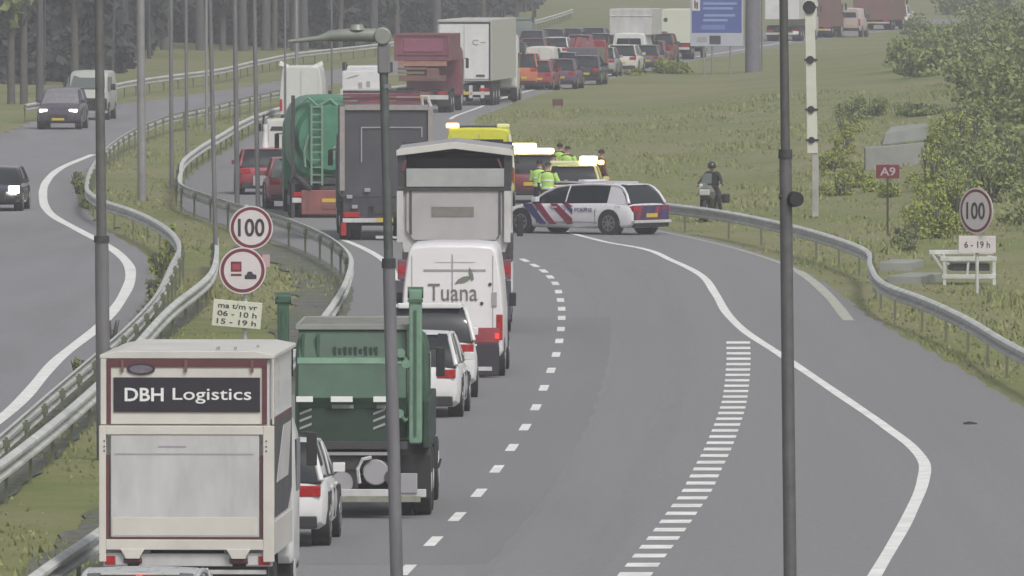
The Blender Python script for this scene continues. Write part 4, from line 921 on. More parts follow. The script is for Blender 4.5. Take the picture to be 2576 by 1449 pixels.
# ---- people: one continuous skinned body, clothes as children
def person(name, label, loc, yaw, J, shirt, trousers, hair=None, vest=None, helmet=None, cap=None):
    """J: joint positions in metres, x right, y forward, z up"""
    r = thing(name, label, 'person', loc, yaw, None)
    V, E, R = [], [], []
    def add(p, rad, par=None):
        V.append(tuple(p)); R.append(rad)
        if par is not None: E.append((par, len(V)-1))
        return len(V)-1
    pel = add(J['pelvis'], .135); sp = add(J['waist'], .125, pel); ch = add(J['chest'], .155, sp); nk0 = add(J['neck'], .062, ch)
    hd = Vector(J['head']); nk = Vector(J['neck'])
    h1 = add(hd + Vector((0, .005, -.075)), .068, nk0); h2 = add(hd, .088, h1); h3 = add(hd + Vector((0, -.01, .07)), .080, h2); h4 = add(hd + Vector((0, -.01, .115)), .035, h3)
    limbs = {}
    for sd, s_ in (('l', -1), ('r', 1)):
        shd = add(J['sh'+sd], .070, ch); el_ = add(J['el'+sd], .046, shd); wr_ = add(J['wr'+sd], .030, el_)
        d = (Vector(J['wr'+sd]) - Vector(J['el'+sd])).normalized()
        side = Vector((0, 1, 0)); side = (side - d*side.dot(d)); side = side.normalized() if side.length > .1 else Vector((1, 0, 0))
        pm = Vector(J['wr'+sd]) + d*.07; pi_ = add(pm, .034, wr_)
        nrm = d.cross(side)*(-s_)
        for q, (off, ln) in enumerate(((.030, .070), (.010, .080), (-.010, .074), (-.030, .058))):
            b0 = add(pm + side*off + d*.03, .011, pi_); b1 = add(pm + side*off*1.1 + d*(.03+ln*.55) + nrm*.008, .009, b0); add(pm + side*off*1.1 + d*(.03+ln*.95) + nrm*.03, .007, b1)
        t0 = add(pm + side*.040 - d*.02, .013, pi_); add(pm + side*.062 + d*.03, .009, t0)
        hp = add(J['hip'+sd], .098, pel); kn = add(J['kn'+sd], .066, hp); an = add(J['an'+sd], .045, kn); ft = add(Vector(J['an'+sd]) + Vector(J.get('toe', (0, .17, -.05))), .036, an)
    me = bpy.data.meshes.new('tmp'); me.from_pydata(V, E, [])
    o = bpy.data.objects.new('tmp', me); COL.objects.link(o)
    m = o.modifiers.new('skin', 'SKIN'); m.use_smooth_shade = True
    if not me.skin_vertices: return r
    for i, sv in enumerate(me.skin_vertices[0].data): sv.radius = (R[i]*(1.22 if i in (1, 2) else 1), R[i]*(.82 if i in (1, 2) else 1))
    me.skin_vertices[0].data[0].use_root = True
    o.modifiers.new('sub', 'SUBSURF').levels = 1
    bpy.context.view_layer.update()
    bme = bpy.data.meshes.new_from_object(o.evaluated_get(bpy.context.evaluated_depsgraph_get()))
    bpy.data.objects.remove(o); bpy.data.meshes.remove(me)
    bme.name = 'body'; bme.materials.clear()
    for q in (SKIN, shirt, trousers, BLACK): bme.materials.append(q)
    nz = J['neck'][2] + .02; pz = (J['pelvis'][2] + J['waist'][2])/2
    wl, wr2 = Vector(J['wrl']), Vector(J['wrr'])
    ax = [(Vector(J['an'+s_]), Vector(J['kn'+s_]), Vector(J['hip'+s_])) for s_ in 'lr']
    def dseg(c, a, b_):
        t = max(0, min(1, (c-a).dot(b_-a)/max(1e-6, (b_-a).length_squared))); return (c-(a+(b_-a)*t)).length
    arms = [(Vector(J['sh'+s_]), Vector(J['el'+s_]), Vector(J['wr'+s_])) for s_ in 'lr']
    for p in bme.polygons:
        c = p.center
        da = min(min(dseg(c, a, b_), dseg(c, b_, e)) for a, b_, e in arms); dl = min(min(dseg(c, a, b_), dseg(c, b_, e)) for a, b_, e in ax)
        if (c - hd).length < .17 or c.z > nz and (c-hd).length < .25: p.material_index = 0
        elif min((c-wl).length - .0, (c-wr2).length) < .20 and any((c - w_).dot((w_ - e_).normalized()) > .0 for w_, e_ in ((wl, Vector(J['ell'])), (wr2, Vector(J['elr']))) if (c-w_).length < .22): p.material_index = 0
        elif min((c - a[0]).length for a in ax) < .09 or c.z < .10: p.material_index = 3
        elif dl < da and c.z < pz + .04: p.material_index = 2
        else: p.material_index = 1
    b = bpy.data.objects.new('body', bme); COL.objects.link(b); b.parent = r
    # face: nose and ears
    f = MB(); f.tube([hd + Vector((0, .082, .015)), hd + Vector((0, .108, -.018)), hd + Vector((0, .085, -.028))], [.008, .014, .008], 6)
    for s_ in (-1, 1): f.tube([hd + Vector((s_*.088, -.005, .02)), hd + Vector((s_*.096, -.01, 0)), hd + Vector((s_*.086, -.003, -.025))], [.010, .014, .008], 6)
    f.build('face_features', SKIN, b, smooth=60)
    def dome(rad, z0, nm, m_, off=(0, -.005, .02), sq=1.0):
        q = []
        for a in np.linspace(z0, 1.45, 7):
            rr = rad*math.cos(a); zz = rad*math.sin(a)*sq
            q.append([hd + Vector(off) + Vector((rr*math.cos(2*math.pi*i/14), rr*1.1*math.sin(2*math.pi*i/14), zz)) for i in range(14)])
        return MB().loft(q).build(nm, m_, r, smooth=60)
    if helmet: dome(.135, -.55, 'helmet', helmet)
    elif cap:
        c_ = dome(.108, .15, 'cap', cap); MB().prism([(-.07, .02), (.07, .02), (.05, .16), (-.05, .16)], 'z', .0, .012).build('cap_peak', cap, r).location = hd + Vector((0, .05, .035))
    if hair and not helmet: dome(.104, -.15, 'hair', hair, (0, -.018, .018))
    if vest:
        def ring(c, rx, ry): return [Vector(c) + Vector((rx*math.cos(2*math.pi*i/16), ry*math.sin(2*math.pi*i/16), 0)) for i in range(16)]
        wa, cs, ne, pe = (Vector(J[k_]) for k_ in ('waist', 'chest', 'neck', 'pelvis'))
        vv = MB().loft([ring(pe + Vector((0, 0, .02)), .195, .15), ring(wa, .19, .15), ring(cs, .225, .165), ring(cs + Vector((0, 0, .10)), .205, .145), ring(ne + Vector((0, 0, -.03)), .10, .09)]).build('vest', vest, r, smooth=60)
        for tt in (.2, .75):
            c = pe.lerp(cs, tt)
            MB().loft([ring(c + Vector((0, 0, z_)), .212, .168) for z_ in (-.025, .025)]).build('reflective_band', REFL, vv, smooth=60)
        for s_, (a, e, _) in zip((-1, 1), arms):
            MB().tube([a + Vector((0, 0, .01)), a.lerp(e, .5), a.lerp(e, .95)], [.088, .075, .066], 10).build('sleeve', vest, vv, smooth=60)
    return r
def stand(lean=0, arms='down', stride=.06):
    J = dict(pelvis=(0, 0, .95), waist=(0, .01+lean*.3, 1.12), chest=(0, .01+lean, 1.34), neck=(0, .01+lean*1.3, 1.52), head=(0, .03+lean*1.6, 1.66),
             shl=(-.19, .0+lean*1.1, 1.43), shr=(.19, .0+lean*1.1, 1.43), hipl=(-.10, 0, .90), hipr=(.10, 0, .90), knl=(-.11, .04+stride, .49), knr=(.11, .02-stride*.3, .49),
             anl=(-.12, stride, .085), anr=(.12, -stride, .085))
    if arms == 'down': J.update(ell=(-.27, -.04+lean, 1.15), elr=(.27, -.03+lean, 1.15), wrl=(-.28, .08+lean, .92), wrr=(.28, .09+lean, .92))
    elif arms == 'front': J.update(ell=(-.26, .06+lean, 1.15), elr=(.26, .05+lean, 1.15), wrl=(-.12, .28+lean, 1.12), wrr=(.12, .28+lean, 1.14))
    elif arms == 'bent': J.update(ell=(-.27, -.06+lean, 1.16), elr=(.33, .0+lean, 1.18), wrl=(-.27, .07, .93), wrr=(.44, .22+lean, 1.22))
    return J
person('person', 'officer in yellow green hi vis jacket, back turned, left of the pale yellow car', G(1357, 552), 5, stand(arms='front'), NAVY, NAVY, hair=HAIR, vest=HIVIS)
person('person', 'hi vis officer in a dark cap just left of the pale yellow car roof', G(1392, 536), -30, stand(arms='down'), NAVY, DARKC, cap=DARKC, vest=HIVIS)
person('person', 'hi vis worker half hidden between the two other hi vis officers, farthest back', G(1408, 500), 30, stand(arms='down'), NAVY, DARKC, hair=HAIR, vest=HIVIS)
person('person', 'hi vis officer in dark cap directly behind the pale yellow car roof', G(1427, 510), 20, stand(arms='bent'), NAVY, NAVY, cap=DARKC, vest=HIVIS)
person('person', 'hi vis officer closest to the police car bonnet, in a dark cap', G(1378, 560), 15, stand(arms='bent'), NAVY, NAVY, cap=DARKC, vest=HIVIS)
person('person', 'person in dark clothes standing right of the amber roof light', G(1512, 520), 60, stand(arms='down'), mat('rust_cloth', (.17,.06,.03), .8, var=.2), DARKC, hair=HAIR)
# motorcycle with rider, on the verge behind the guardrail
P = onland(1790, 558); P.z += 0.0
mc = thing('motorcycle', 'dark police motorcycle with a small pale panel standing on the grass behind the right guardrail', 'motorcycle', P, 195)
MWH = mat('fairing_white', (.16,.17,.15), .4, var=.1)
for y_ in (-.72, .74):
    t = MB()
    rg = []
    for i in range(21):
        a = 2*math.pi*i/20
        rg.append([(.065*math.cos(b_), y_+(.27+.055*math.sin(b_))*math.cos(a), .33+(.27+.055*math.sin(b_))*math.sin(a)) for b_ in [2*math.pi*j/8 for j in range(8)]])
    t.loft(rg, cap=False); t = t.build('wheel', TYRE, mc, smooth=60)
    MB().cyl((-.03, y_, .33), (.03, y_, .33), .23, .23, 16).build('rim', RIM, t)
MB().loft([[(x*.13*a, y, z0+(z*.5+.5)*h) for x, z in ((-1,-1),(1,-1),(1.3,0),(1,1),(-1,1),(-1.3,0))] for y, a, z0, h in ((-.95,.7,.72,.12),(-.5,1.1,.60,.22),(0,1.2,.35,.50),(.35,1.2,.40,.60),(.6,.8,.6,.35))]).build('body', BLACKP, mc, smooth=50)
MB().loft([[(x*.16*a, y, z0+(z*.5+.5)*h) for x, z in ((-1,-1),(1,-1),(1.4,0),(.8,1),(-.8,1),(-1.4,0))] for y, a, z0, h in ((.35,1.0,.65,.35),(.62,1.15,.7,.40),(.85,.8,.8,.22))]).build('fairing', MWH, mc, smooth=50)
MB().hexa([(-.16,.60,1.15),(.16,.60,1.15),(.16,.63,1.15),(-.16,.63,1.15),(-.12,.45,1.45),(.12,.45,1.45),(.12,.47,1.45),(-.12,.47,1.45)]).build('windscreen', GLASSL, mc)
MB().tube([(-.36, .38, 1.08), (-.15, .5, 1.04), (.15, .5, 1.04), (.36, .38, 1.08)], .018, 6).build('handlebar', BLACK, mc)
MB().prism([(-.6,.80),(-.1,.78),(.05,.84),(-.1,.88),(-.65,.9)], 'x', -.14, .14).build('saddle', BLACK, mc, bevel=.02)
for s_ in (-1, 1): MB().box(min(s_*.17,s_*.34), max(s_*.17,s_*.34), -.92, -.50, .55, .82).build('pannier', BLACK, mc, bevel=.04)
MB().box(-.16, .16, .84, .90, .80, .98).build('headlight', HEAD, mc, bevel=.03)
MB().box(.10, .22, .55, .72, .98, 1.14).build('side_panel', LGREY, mc, bevel=.04)
J = dict(pelvis=(0, -.22, .98), waist=(0, -.19, 1.12), chest=(0, -.10, 1.34), neck=(0, -.06, 1.50), head=(0, -.02, 1.64), shl=(-.19, -.08, 1.42), shr=(.19, -.08, 1.42),
         ell=(-.33, .10, 1.20), elr=(.33, .10, 1.20), wrl=(-.35, .33, 1.10), wrr=(.35, .33, 1.10), hipl=(-.10, -.2, .95), hipr=(.10, -.2, .95), knl=(-.26, .14, .72), knr=(.26, .14, .72), anl=(-.32, -.02, .10), anr=(.32, -.02, .10))
person('person', 'rider in black gear and dark helmet sitting on the motorcycle on the grass', P, 195, J, DARKC, DARKC, helmet=BLACKP)

# ------------------------------------------------------------------ poles, masts and signs
PG_ = 'tall light poles among the left hand trees'
def pole(label, base, r0, r1, H, m=POLE, joint=None, jm=None, group=None, name='lamp_post', lean=0.0):
    t = thing(name, label, 'pole', base, 0, group)
    if joint:
        MB().cyl((0,0,-.3), (lean*joint,0,joint), r0, r0*.93, 16).build('lower_pole', m, t, smooth=40)
        MB().cyl((lean*joint,0,joint), (lean*H,0,H), r0*.70, r1, 16).build('upper_pole', jm or m, t, smooth=40)
        MB().cyl((lean*joint,0,joint-.06), (lean*joint,0,joint+.05), r0*1.08, r0*1.02, 16).build('collar', CHAS, t, smooth=40)
    else:
        MB().cyl((0,0,-.3), (lean*H,0,H), r0, r1, 16).build('pole', m, t, smooth=40)
    return t
# main lamp post: base below the frame, arm to the left
k = 215.0
lb = G(1008, 9.35*k-240); top = (9.35*k-240-88)/k
lp = pole('grey lamp post with a single arm to the left, in front of the queue', lb, .078, .05, top-.05, mat('lamp_post_grey', (.175,.172,.185), .5, .2, var=.3, scale=2, streak=(3,3,.4)), joint=top-.95*2.8, jm=mat('lamp_post_top', (.095,.11,.105), .5, .2, var=.25), lean=-(1008-963)/k/top)
tx = -(1008-963)/k
HDM = mat('lamp_head_grey', (.24,.26,.23), .45, .1, var=.15)
arm = MB()
arm.tube([(tx+.05, 0, top-.02), (tx-.1, 0, top+.0), (tx-.35, 0, top+.005), (tx-.62, 0, top-.01), (tx-.72, 0, top-.035), (tx-1.10, 0, top-.075)], [.085, .080, .078, .066, .036, .020], 10)
arm = arm.build('lamp_head', HDM, lp, smooth=50)
MB().cyl((tx, -.10, top-.01), (tx, .10, top-.01), .105, .105, 16).build('arm_joint', HDM, lp, bevel=.02, smooth=40)
MB().cyl((tx-.30, 0, top+.06), (tx-.30, 0, top+.125), .10, .07, 12).build('photocell', HDM, arm, smooth=40)
MB().box(tx-.06, tx+.09, -.07, .07, top-.45, top-.10).build('bracket', POLE, lp, bevel=.02)
MB().box(tx+.02, tx+.10, -.05, .05, top-.62, top-.57).build('clamp', POLE, lp)
k = 205.0
pole('slim grey pole standing in front of the right lane, taller than the frame', G(1991, 9.35*k-240), .082, .045, 11.5, mat('dark_slim_pole', (.115,.113,.115), .5, .2, var=.25), joint=(9.35*k-240-385)/k, jm=mat('dark_slim_pole_top', (.09,.092,.09), .5, .2, var=.2), lean=-.0125)
dt = thing('detector', 'small black round detector fixed to the slim grey right hand pole', 'detector', G(1983, 9.35*k-240) + Vector((0, -.02, (9.35*k-240-500)/k)))
MB().cyl((.06, .0, .0), (.10, -.12, .0), .10, .09, 14).cyl((-.12, .0, .03), (-.07, 0, .03), .035, .035, 8).cyl((-.1, .0, .02), (.07, .0, .02), .03, .03, 8).build('housing', BLACK, dt, smooth=40)
pole('thick based grey pole beside the left carriageway, leftmost of the near poles', G(262, 1150), .125, .06, 12.0, POLE, joint=(1150-600)/148.7, jm=mat('left_pole_upper', (.12,.12,.115), .5, .2, var=.25), lean=-.0107)
for x0, yb, wpx, x1, m_ in ((357,500,22,354,POLEL),(432,470,11,430,POLE),(470,385,9,468,POLE),(545,690,12,529,POLE),(597,520,13,591,POLE),(650,545,12,640,POLE),(520,330,8,519,POLEL),(748,300,9,745,POLEL),(835,280,5,834,POLE),(718,330,6,717,POLE)):
    b = G(x0, yb); s = (yb+240)/9.35
    pole({357:'widest pale grey pole in the median',432:'slim grey pole between the wide pale pole and the tree trunks',470:'slim pole just left of the guardrail bend',545:'long slanting grey pole ending at the 100 sign',597:'grey pole left of the red car',650:'grey pole between the red cars',520:'short looking pale pole near the far guardrail',748:'pale pole above the tall white van',835:'very thin pole left of the lamp arm',718:'thin pole left of the tall white van'}[x0], b, wpx/s/2, wpx/s/2*.8, 13.0, m_, group=PG_, lean=(x1-x0)/s/(yb/s))
# white mast with dark clamps
k = (545+240)/9.35; b = G(2045, 545)
wm = thing('camera_mast', 'thick white mast with dark clamps beside the slim pole', 'mast', b)
HM = 9.0
MB().prism([(-.03,0),(.17,0),(.17,1.9),(-.03,1.9)], 'y', -.12, .12).build('base_column', mat('mast_base', (.36,.35,.32), .6, var=.35, scale=2), wm, bevel=.01)
MB().hexa([(-.17,-.15,1.9),(.14,-.15,1.9),(.14,.15,1.9),(-.17,.15,1.9),(-.30,-.13,HM),(-.02,-.13,HM),(-.02,.13,HM),(-.30,.13,HM)]).build('mast', mat('mast_white', (.56,.57,.50), .5, var=.12, scale=2), wm, bevel=.01)
for yy, rr in ((18,.20),(150,.12),(275,.11),(352,.10)):
    z_ = (545-yy)/k; cx = -.02 - .13*(z_-1.9)/7
    MB().cyl((cx-.02, -.2, z_), (cx+.02, .05, z_), rr, rr*.8, 12).box(cx-.2, cx+.2, -.18, -.14, z_-.03, z_+.03).build('clamp', BLACK, wm, smooth=40)

def plate(nm, parent, w, h, m, z, y=0, x=0, t=.03, rnd=None):
    return MB().box(x-w/2, x+w/2, y-t, y, z-h/2, z+h/2).build(nm, m, parent, bevel=.008)
def disc(nm, parent, r_, m, z, y, t=.01, x=0, n=40):
    return MB().cyl((x, y-t, z), (x, y, z), r_, r_, n).build(nm, m, parent, smooth=30)
# left sign assembly
k = 134.0; b = G(612, 9.35*k-240); zz = lambda y: (9.35*k-240-y)/k
sg = thing('speed_sign', 'left roadside sign: round 100 above a lorry overtaking ban and a cream time plate', 'road sign', b, -4)
MB().cyl((.02, .08, -.3), (.06, .08, zz(515)), .045, .045, 12).build('post', STEEL, sg, smooth=40)
for q_ in (572, 680, 780): MB().box(-.12, .18, .0, .05, zz(q_)-.03, zz(q_)+.03).build('clamp_bar', STEEL, sg)
for (xc, yc, rr, key) in ((632, 572, .41, 0), (610, 680, .44, 1)):
    z_ = zz(yc); x_ = (xc-612)/k
    o = disc('round_sign', sg, rr, SIGNW, z_, -.02-.03*key, .02, x_)
    disc('red_ring', o, rr*.94, SIGNR, z_, -.041-.03*key, .004, x_)
    disc('white_face', o, rr*.80, SIGNW, z_, -.046-.03*key, .004, x_)
    if not key: text('number', '100', .50, .34, INK, o, (x_, -.056, z_), bold=.02)
    else:
        MB().box(x_-.22, x_-.02, -.086, -.08, z_-.02, z_+.17).box(x_-.22, x_-.02, -.086, -.08, z_-.10, z_-.06).build('lorry_symbol', SIGNR, o)
        MB().box(x_-.19, x_-.05, -.089, -.085, z_+.02, z_+.12).build('lorry_window', mat('lorry_face', (.30,.06,.07), .5, var=0), o)
        MB().prism([(x_+.04, z_-.16), (x_+.26, z_-.16), (x_+.26, z_-.08), (x_+.20, z_-.07), (x_+.17, z_-.02), (x_+.10, z_-.02), (x_+.07, z_-.08), (x_+.04, z_-.09)], 'y', -.086, -.08).build('car_symbol', INK, o)
tp = thing('x', None, None); bpy.data.objects.remove(tp)
pt = MB().box(-.46, .46, -.03, .0, -.25, .25).build('time_plate', SIGNC, sg, bevel=.01)
pt.location = (-(612-596)/k, -.05, zz(790)); pt.rotation_euler = (0, math.radians(5), 0)
for s_, z_, w_ in (('ma t/m vr', .15, .74), ('06 - 10 h', 0, .74), ('15 - 19 h', -.15, .74)): text('plate_text', s_, w_, .10, INK, pt, (0, -.034, z_), bold=.012)
MB().box(.36, .50, -.03, .0, zz(672), zz(640)).build('side_tab', mat('tab_pink', (.45,.30,.32), .6, var=.05), sg)
# right sign assembly
k = 104.0; b = G(2458, 9.35*k-240); zz = lambda y: (9.35*k-240-y)/k
sg = thing('speed_sign', 'right roadside round 100 sign with a white hours plate, beside the steel barrier frame', 'road sign', b, 0)
MB().cyl((0, .06, -.3), (0, .06, zz(480)), .045, .045, 12).build('post', STEEL, sg, smooth=40)
fc = thing('sign_face_holder', None, None); fc.parent = sg; fc.rotation_euler = (0, 0, math.radians(38)); bpy.data.objects.remove(fc)
z_ = zz(530); rr = .56
def turned(o, a=46): o.rotation_euler = (o.rotation_euler[0], 0, math.radians(-a)); return o
o = turned(disc('round_sign', sg, rr, SIGNW, 0, -.02, .02)); o.location = (0, 0, z_)
disc('red_ring', o, rr*.93, SIGNR, 0, -.041, .004); disc('white_face', o, rr*.81, SIGNW, 0, -.046, .004)
text('number', '100', .62, .42, INK, o, (0, -.056, 0), bold=.012)
pt = MB().box(-.45, .45, -.03, 0, -.21, .21).build('hours_plate', SIGNW, sg, bevel=.01); pt.location = (0, -.02, zz(615))
text('plate_text', '6 - 19 h', .62, .16, INK, pt, (0, -.034, 0), bold=.01)
# A9
k = (590+240)/9.35; b = onland(2233, 590)
sg = thing('route_sign', 'small dark red A9 route sign on a thin post in the grass', 'road sign', b, 0)
MB().cyl((0, .03, -.3), (0, .03, 2.0), .032, .032, 10).build('post', mat('dark_olive_post', (.05,.055,.025), .6, var=.2), sg, smooth=40)
pp = MB().box(-.33, .33, -.02, .0, 1.60, 1.99).build('sign_plate', SIGNR, sg, bevel=.01)
text('route_number', 'A9', .44, .24, mat('sign_pink_white', (.42,.34,.36), .5, var=0), pp, (0, -.026, 1.795), bold=.015)
# small plate in the far grass
b = onland(1403, 272)
sg = thing('marker_board', 'small dark red board standing in the far grass below the queue', 'road sign', b, 0)
MB().box(-.25, .25, -.02, .01, .12, .42).build('board', DRED, sg, bevel=.01)
MB().box(-.2, -.17, 0, .03, -.2, .15).build('leg', BLACK, sg); MB().box(.17, .2, 0, .03, -.2, .15).build('leg', BLACK, sg)
# blue information sign
k = (188+240)/9.35; b = onland(1803, 188)
sg = thing('information_sign', 'large blue motorway information board with a white lower strip', 'road sign', b, 2)
zz = lambda y: (188-y)/k
for x_ in (-.72, -.25, .75): MB().cyl((x_, .08, -.5), (x_, .08, zz(112)+.6), .055, .055, 10).build('post', POLEL, sg, smooth=40)
bd = MB().box(-1.46, 1.46, -.06, .0, zz(116), zz(-40)).build('board', mat('board_edge', (.40,.42,.48), .5, var=.1), sg, bevel=.02)
MB().box(-1.38, 1.38, -.068, -.055, zz(82), zz(-38)).build('blue_panel', SIGNB, bd)
MB().box(-1.36, -.92, -.076, -.066, zz(26), zz(-6)).build('emblem_field', SIGNW, bd)
MB().box(-1.24, -1.16, -.080, -.075, zz(20), zz(0)).box(-1.12, -1.04, -.080, -.075, zz(22), zz(4)).box(-1.24, -1.04, -.080, -.075, zz(12), zz(9)).build('emblem', INK, bd)
for yy, xa, xb in ((8,-.75,1.1),(20,-.75,.9),(38,-.7,1.0),(50,-.75,.6)): MB().box(xa, xb, -.074, -.066, zz(yy+3), zz(yy-3)).build('text_row', SIGNT, bd)
MB().box(-.85, .45, -.074, -.066, zz(74), zz(62)).build('text_row', mat('pale_row', (.13,.18,.42), .5, var=0), bd)
MB().box(-.40, .22, -.072, -.055, zz(111), zz(89)).build('dark_logo', CHAS, bd, bevel=.01)
MB().box(-1.1, -.55, -.070, -.055, zz(106), zz(92)).build('pale_logo', MGREY, bd)
pole('dark purple grey column right of the blue information sign', onland(1893, 182), .42, .38, 7.5, mat('column_purple_grey', (.16,.155,.185), .7, var=.2), name='sign_column')
pole('thin dark post at the right edge of the grey column', onland(1916, 178), .05, .05, 6.5, POLE, name='sign_post')
# concrete block in the bushes, two steps
b = onland(2262, 418); k = (CH-b.z)*F/b.y/CH; k = F/b.y
cb = thing('concrete_structure', 'two stepped pale concrete block half hidden by bushes above the A9 sign', 'concrete structure', b, 0)
MB().hexa([(-1.15,0,-.3),(.75,-.0,-.3),(.75,1.6,-.3),(-1.15,1.6,-.3),(-1.15,0,.62),(.85,0,.80),(.85,1.6,.80),(-1.15,1.6,.62)]).build('lower_block', CONC, cb, bevel=.02)
MB().hexa([(-.55,.9,.70),(.95,.9,.88),(.95,2.6,.88),(-.55,2.6,.70),(-.45,.9,1.10),(1.0,.9,1.38),(1.0,2.6,1.42),(-.2,2.6,1.30)]).build('upper_block', CONC, cb, bevel=.02)
# concrete slabs by the guardrail bend
for i, (x, y, a, w_) in enumerate(((2268, 672, 8, 1.1), (2302, 706, 12, 1.15))):
    sb = thing('concrete_slab', ('upper' if i == 0 else 'lower') + ' flat grey concrete slab on the verge behind the guardrail bend', 'concrete slab', G(x, y), a, 'concrete slabs behind the guardrail')
    MB().box(-.42, .42, -1.5, 1.5, -.1, .16).build('slab', CONC, sb, bevel=.02)
# steel barrier frame under the right sign
b = G(2432, 712); k = (712+240)/9.35
bf = thing('barrier_frame', 'low galvanised steel barrier frame with slanting struts under the right 100 sign', 'barrier', b, -3)
for y_, z_, x0, x1 in ((0, .16, -.62, .72), (0, .60, -.66, .74), (1.6, .72, -.8, .8)):
    MB().box(x0, x1, y_-.04, y_+.04, z_-.055, z_+.055).build('rail', STEEL, bf, bevel=.01)
for x0, z0, x1, z1 in ((-.85,.70,-.5,.18),(-.6,.72,-.45,.45),(0,.15,.05,.60),(.62,.15,.72,.60),(.2,.62,.2,.74)):
    MB().tube([(x0, .02, z0), (x1, .02, z1)], .035, 6).build('strut', STEEL, bf)
MB().box(-.35, .58, .1, 1.4, .30, .48).build('cable_tray', CHAS, bf, bevel=.02)
for x0 in (-.55, .68):
    MB().box(x0-.05, x0+.05, .05, 1.6, .56, .64).build('rail', STEEL, bf)
    MB().box(x0-.04, x0+.04, -.02, .04, -.2, .6).build('leg', STEEL, bf)
# kerb line drain at lower left
for (x, y, lb) in ((2440, 1067, 'short black rubber scrap lying on the right shoulder'), (295, 575, 'small dark lump of earth on the median path')):
    p = G(x, y) if x > 1000 else G(x, y)
    t = thing('debris', lb, 'debris', p)
    MB().loft([[(-.12,-.1,.0),(-.12,.1,.0),(-.12,.08,.03),(-.12,-.08,.03)],[(.0,-.14,.0),(.0,.13,.0),(.0,.1,.05),(.0,-.1,.05)],[(.13,-.05,.0),(.13,.08,.0),(.13,.05,.02),(.13,-.04,.02)]]).build('scrap', BLACK, t)

# ------------------------------------------------------------------ vegetation
def leafmat(name, cols, rough=0.8):
    m = bpy.data.materials.new(name); m.use_nodes = True; nt = m.node_tree; b = nt.nodes['Principled BSDF']
    b.inputs['Roughness'].default_value = rough
    g = nt.nodes.new('ShaderNodeNewGeometry'); cr = nt.nodes.new('ShaderNodeValToRGB')
    for i, c in enumerate(cols):
        if i < 2: cr.color_ramp.elements[i].position = i/(len(cols)-1); cr.color_ramp.elements[i].color = (*c, 1)
        else:
            e = cr.color_ramp.elements.new(i/(len(cols)-1)); e.color = (*c, 1)
    cr.color_ramp.elements[1].position = 1/(len(cols)-1)
    nt.links.new(g.outputs['Random Per Island'], cr.inputs[0]); nt.links.new(cr.outputs[0], b.inputs['Base Color'])
    return m
LEAF_Y = leafmat('leaves_yellow_green', [(.20,.25,.05),(.28,.32,.06),(.23,.27,.07),(.34,.36,.07)])
LEAF_G = leafmat('leaves_grey_green', [(.17,.225,.075),(.21,.25,.085),(.185,.23,.075),(.25,.275,.11)])
LEAF_D = leafmat('leaves_dark', [(.022,.028,.024),(.035,.04,.038),(.03,.034,.03),(.045,.048,.045)])
BARK = mat('bark_grey', (.10,.095,.085), .9, var=.3, scale=3)
BARKL = mat('bark_pale', (.095,.092,.095), .9, var=.3, scale=3, streak=(2,2,.4))
def quads(C, S, rng, flat=0.0):
    """leaf clumps: one small bent quad per centre"""
    n = len(C); a = rng.normal(size=(n,3)); a /= np.linalg.norm(a, axis=1)[:,None]
    b = rng.normal(size=(n,3)); b -= (a*b).sum(1)[:,None]*a; b /= np.linalg.norm(b, axis=1)[:,None]
    S = S[:,None]; c = np.cross(a, b)
    V = np.stack([C-a*S, C+b*S*.55+c*S*.15, C+a*S, C-b*S*.55+c*S*.1], 1).reshape(-1,3)
    F_ = np.arange(4*n).reshape(n,4)
    return V, F_
def mesh_np(name, V, Fc, m, parent=None, kind=None):
    me = bpy.data.meshes.new(name); n = len(Fc)
    me.vertices.add(len(V)); me.vertices.foreach_set('co', V.astype(np.float32).ravel())
    k_ = Fc.shape[1]; me.loops.add(n*k_); me.loops.foreach_set('vertex_index', Fc.astype(np.int32).ravel())
    me.polygons.add(n); me.polygons.foreach_set('loop_start', (np.arange(n)*k_).astype(np.int32)); me.polygons.foreach_set('loop_total', np.full(n, k_, np.int32))
    me.update(calc_edges=True); me.materials.append(m)
    o = bpy.data.objects.new(name, me); COL.objects.link(o)
    if parent: o.parent = parent
    if kind: o["kind"] = kind
    return o
rng = np.random.default_rng(11)
def clumps(w, h, n, leaf, rng, z0=0.0, nc=None, shape=1.0):
    """leaf cloud in uneven clumps inside a w x w x h volume"""
    nc = nc or max(6, int(n/60)); cs = []
    while len(cs) < nc:
        p = rng.uniform(-1, 1, 3)
        if np.linalg.norm(p) < 1: cs.append(p)
    cs = np.array(cs); cr = rng.uniform(.18, .42, nc)
    idx = rng.integers(0, nc, n); d = rng.normal(size=(n,3)); d /= np.linalg.norm(d, axis=1)[:,None]
    C = cs[idx]*.78 + d*cr[idx][:,None]*rng.uniform(.5, 1.05, n)[:,None]
    C = C*np.array([w/2, w/2, h/2]) + np.array([0,0,z0+h/2])
    C[:,2] = np.maximum(C[:,2], min(z0, 0) + .02) if z0 >= 0 else np.maximum(C[:,2], rng.uniform(.0, .12, n))
    return quads(C, rng.uniform(.6, 1.3, n)*leaf, rng)
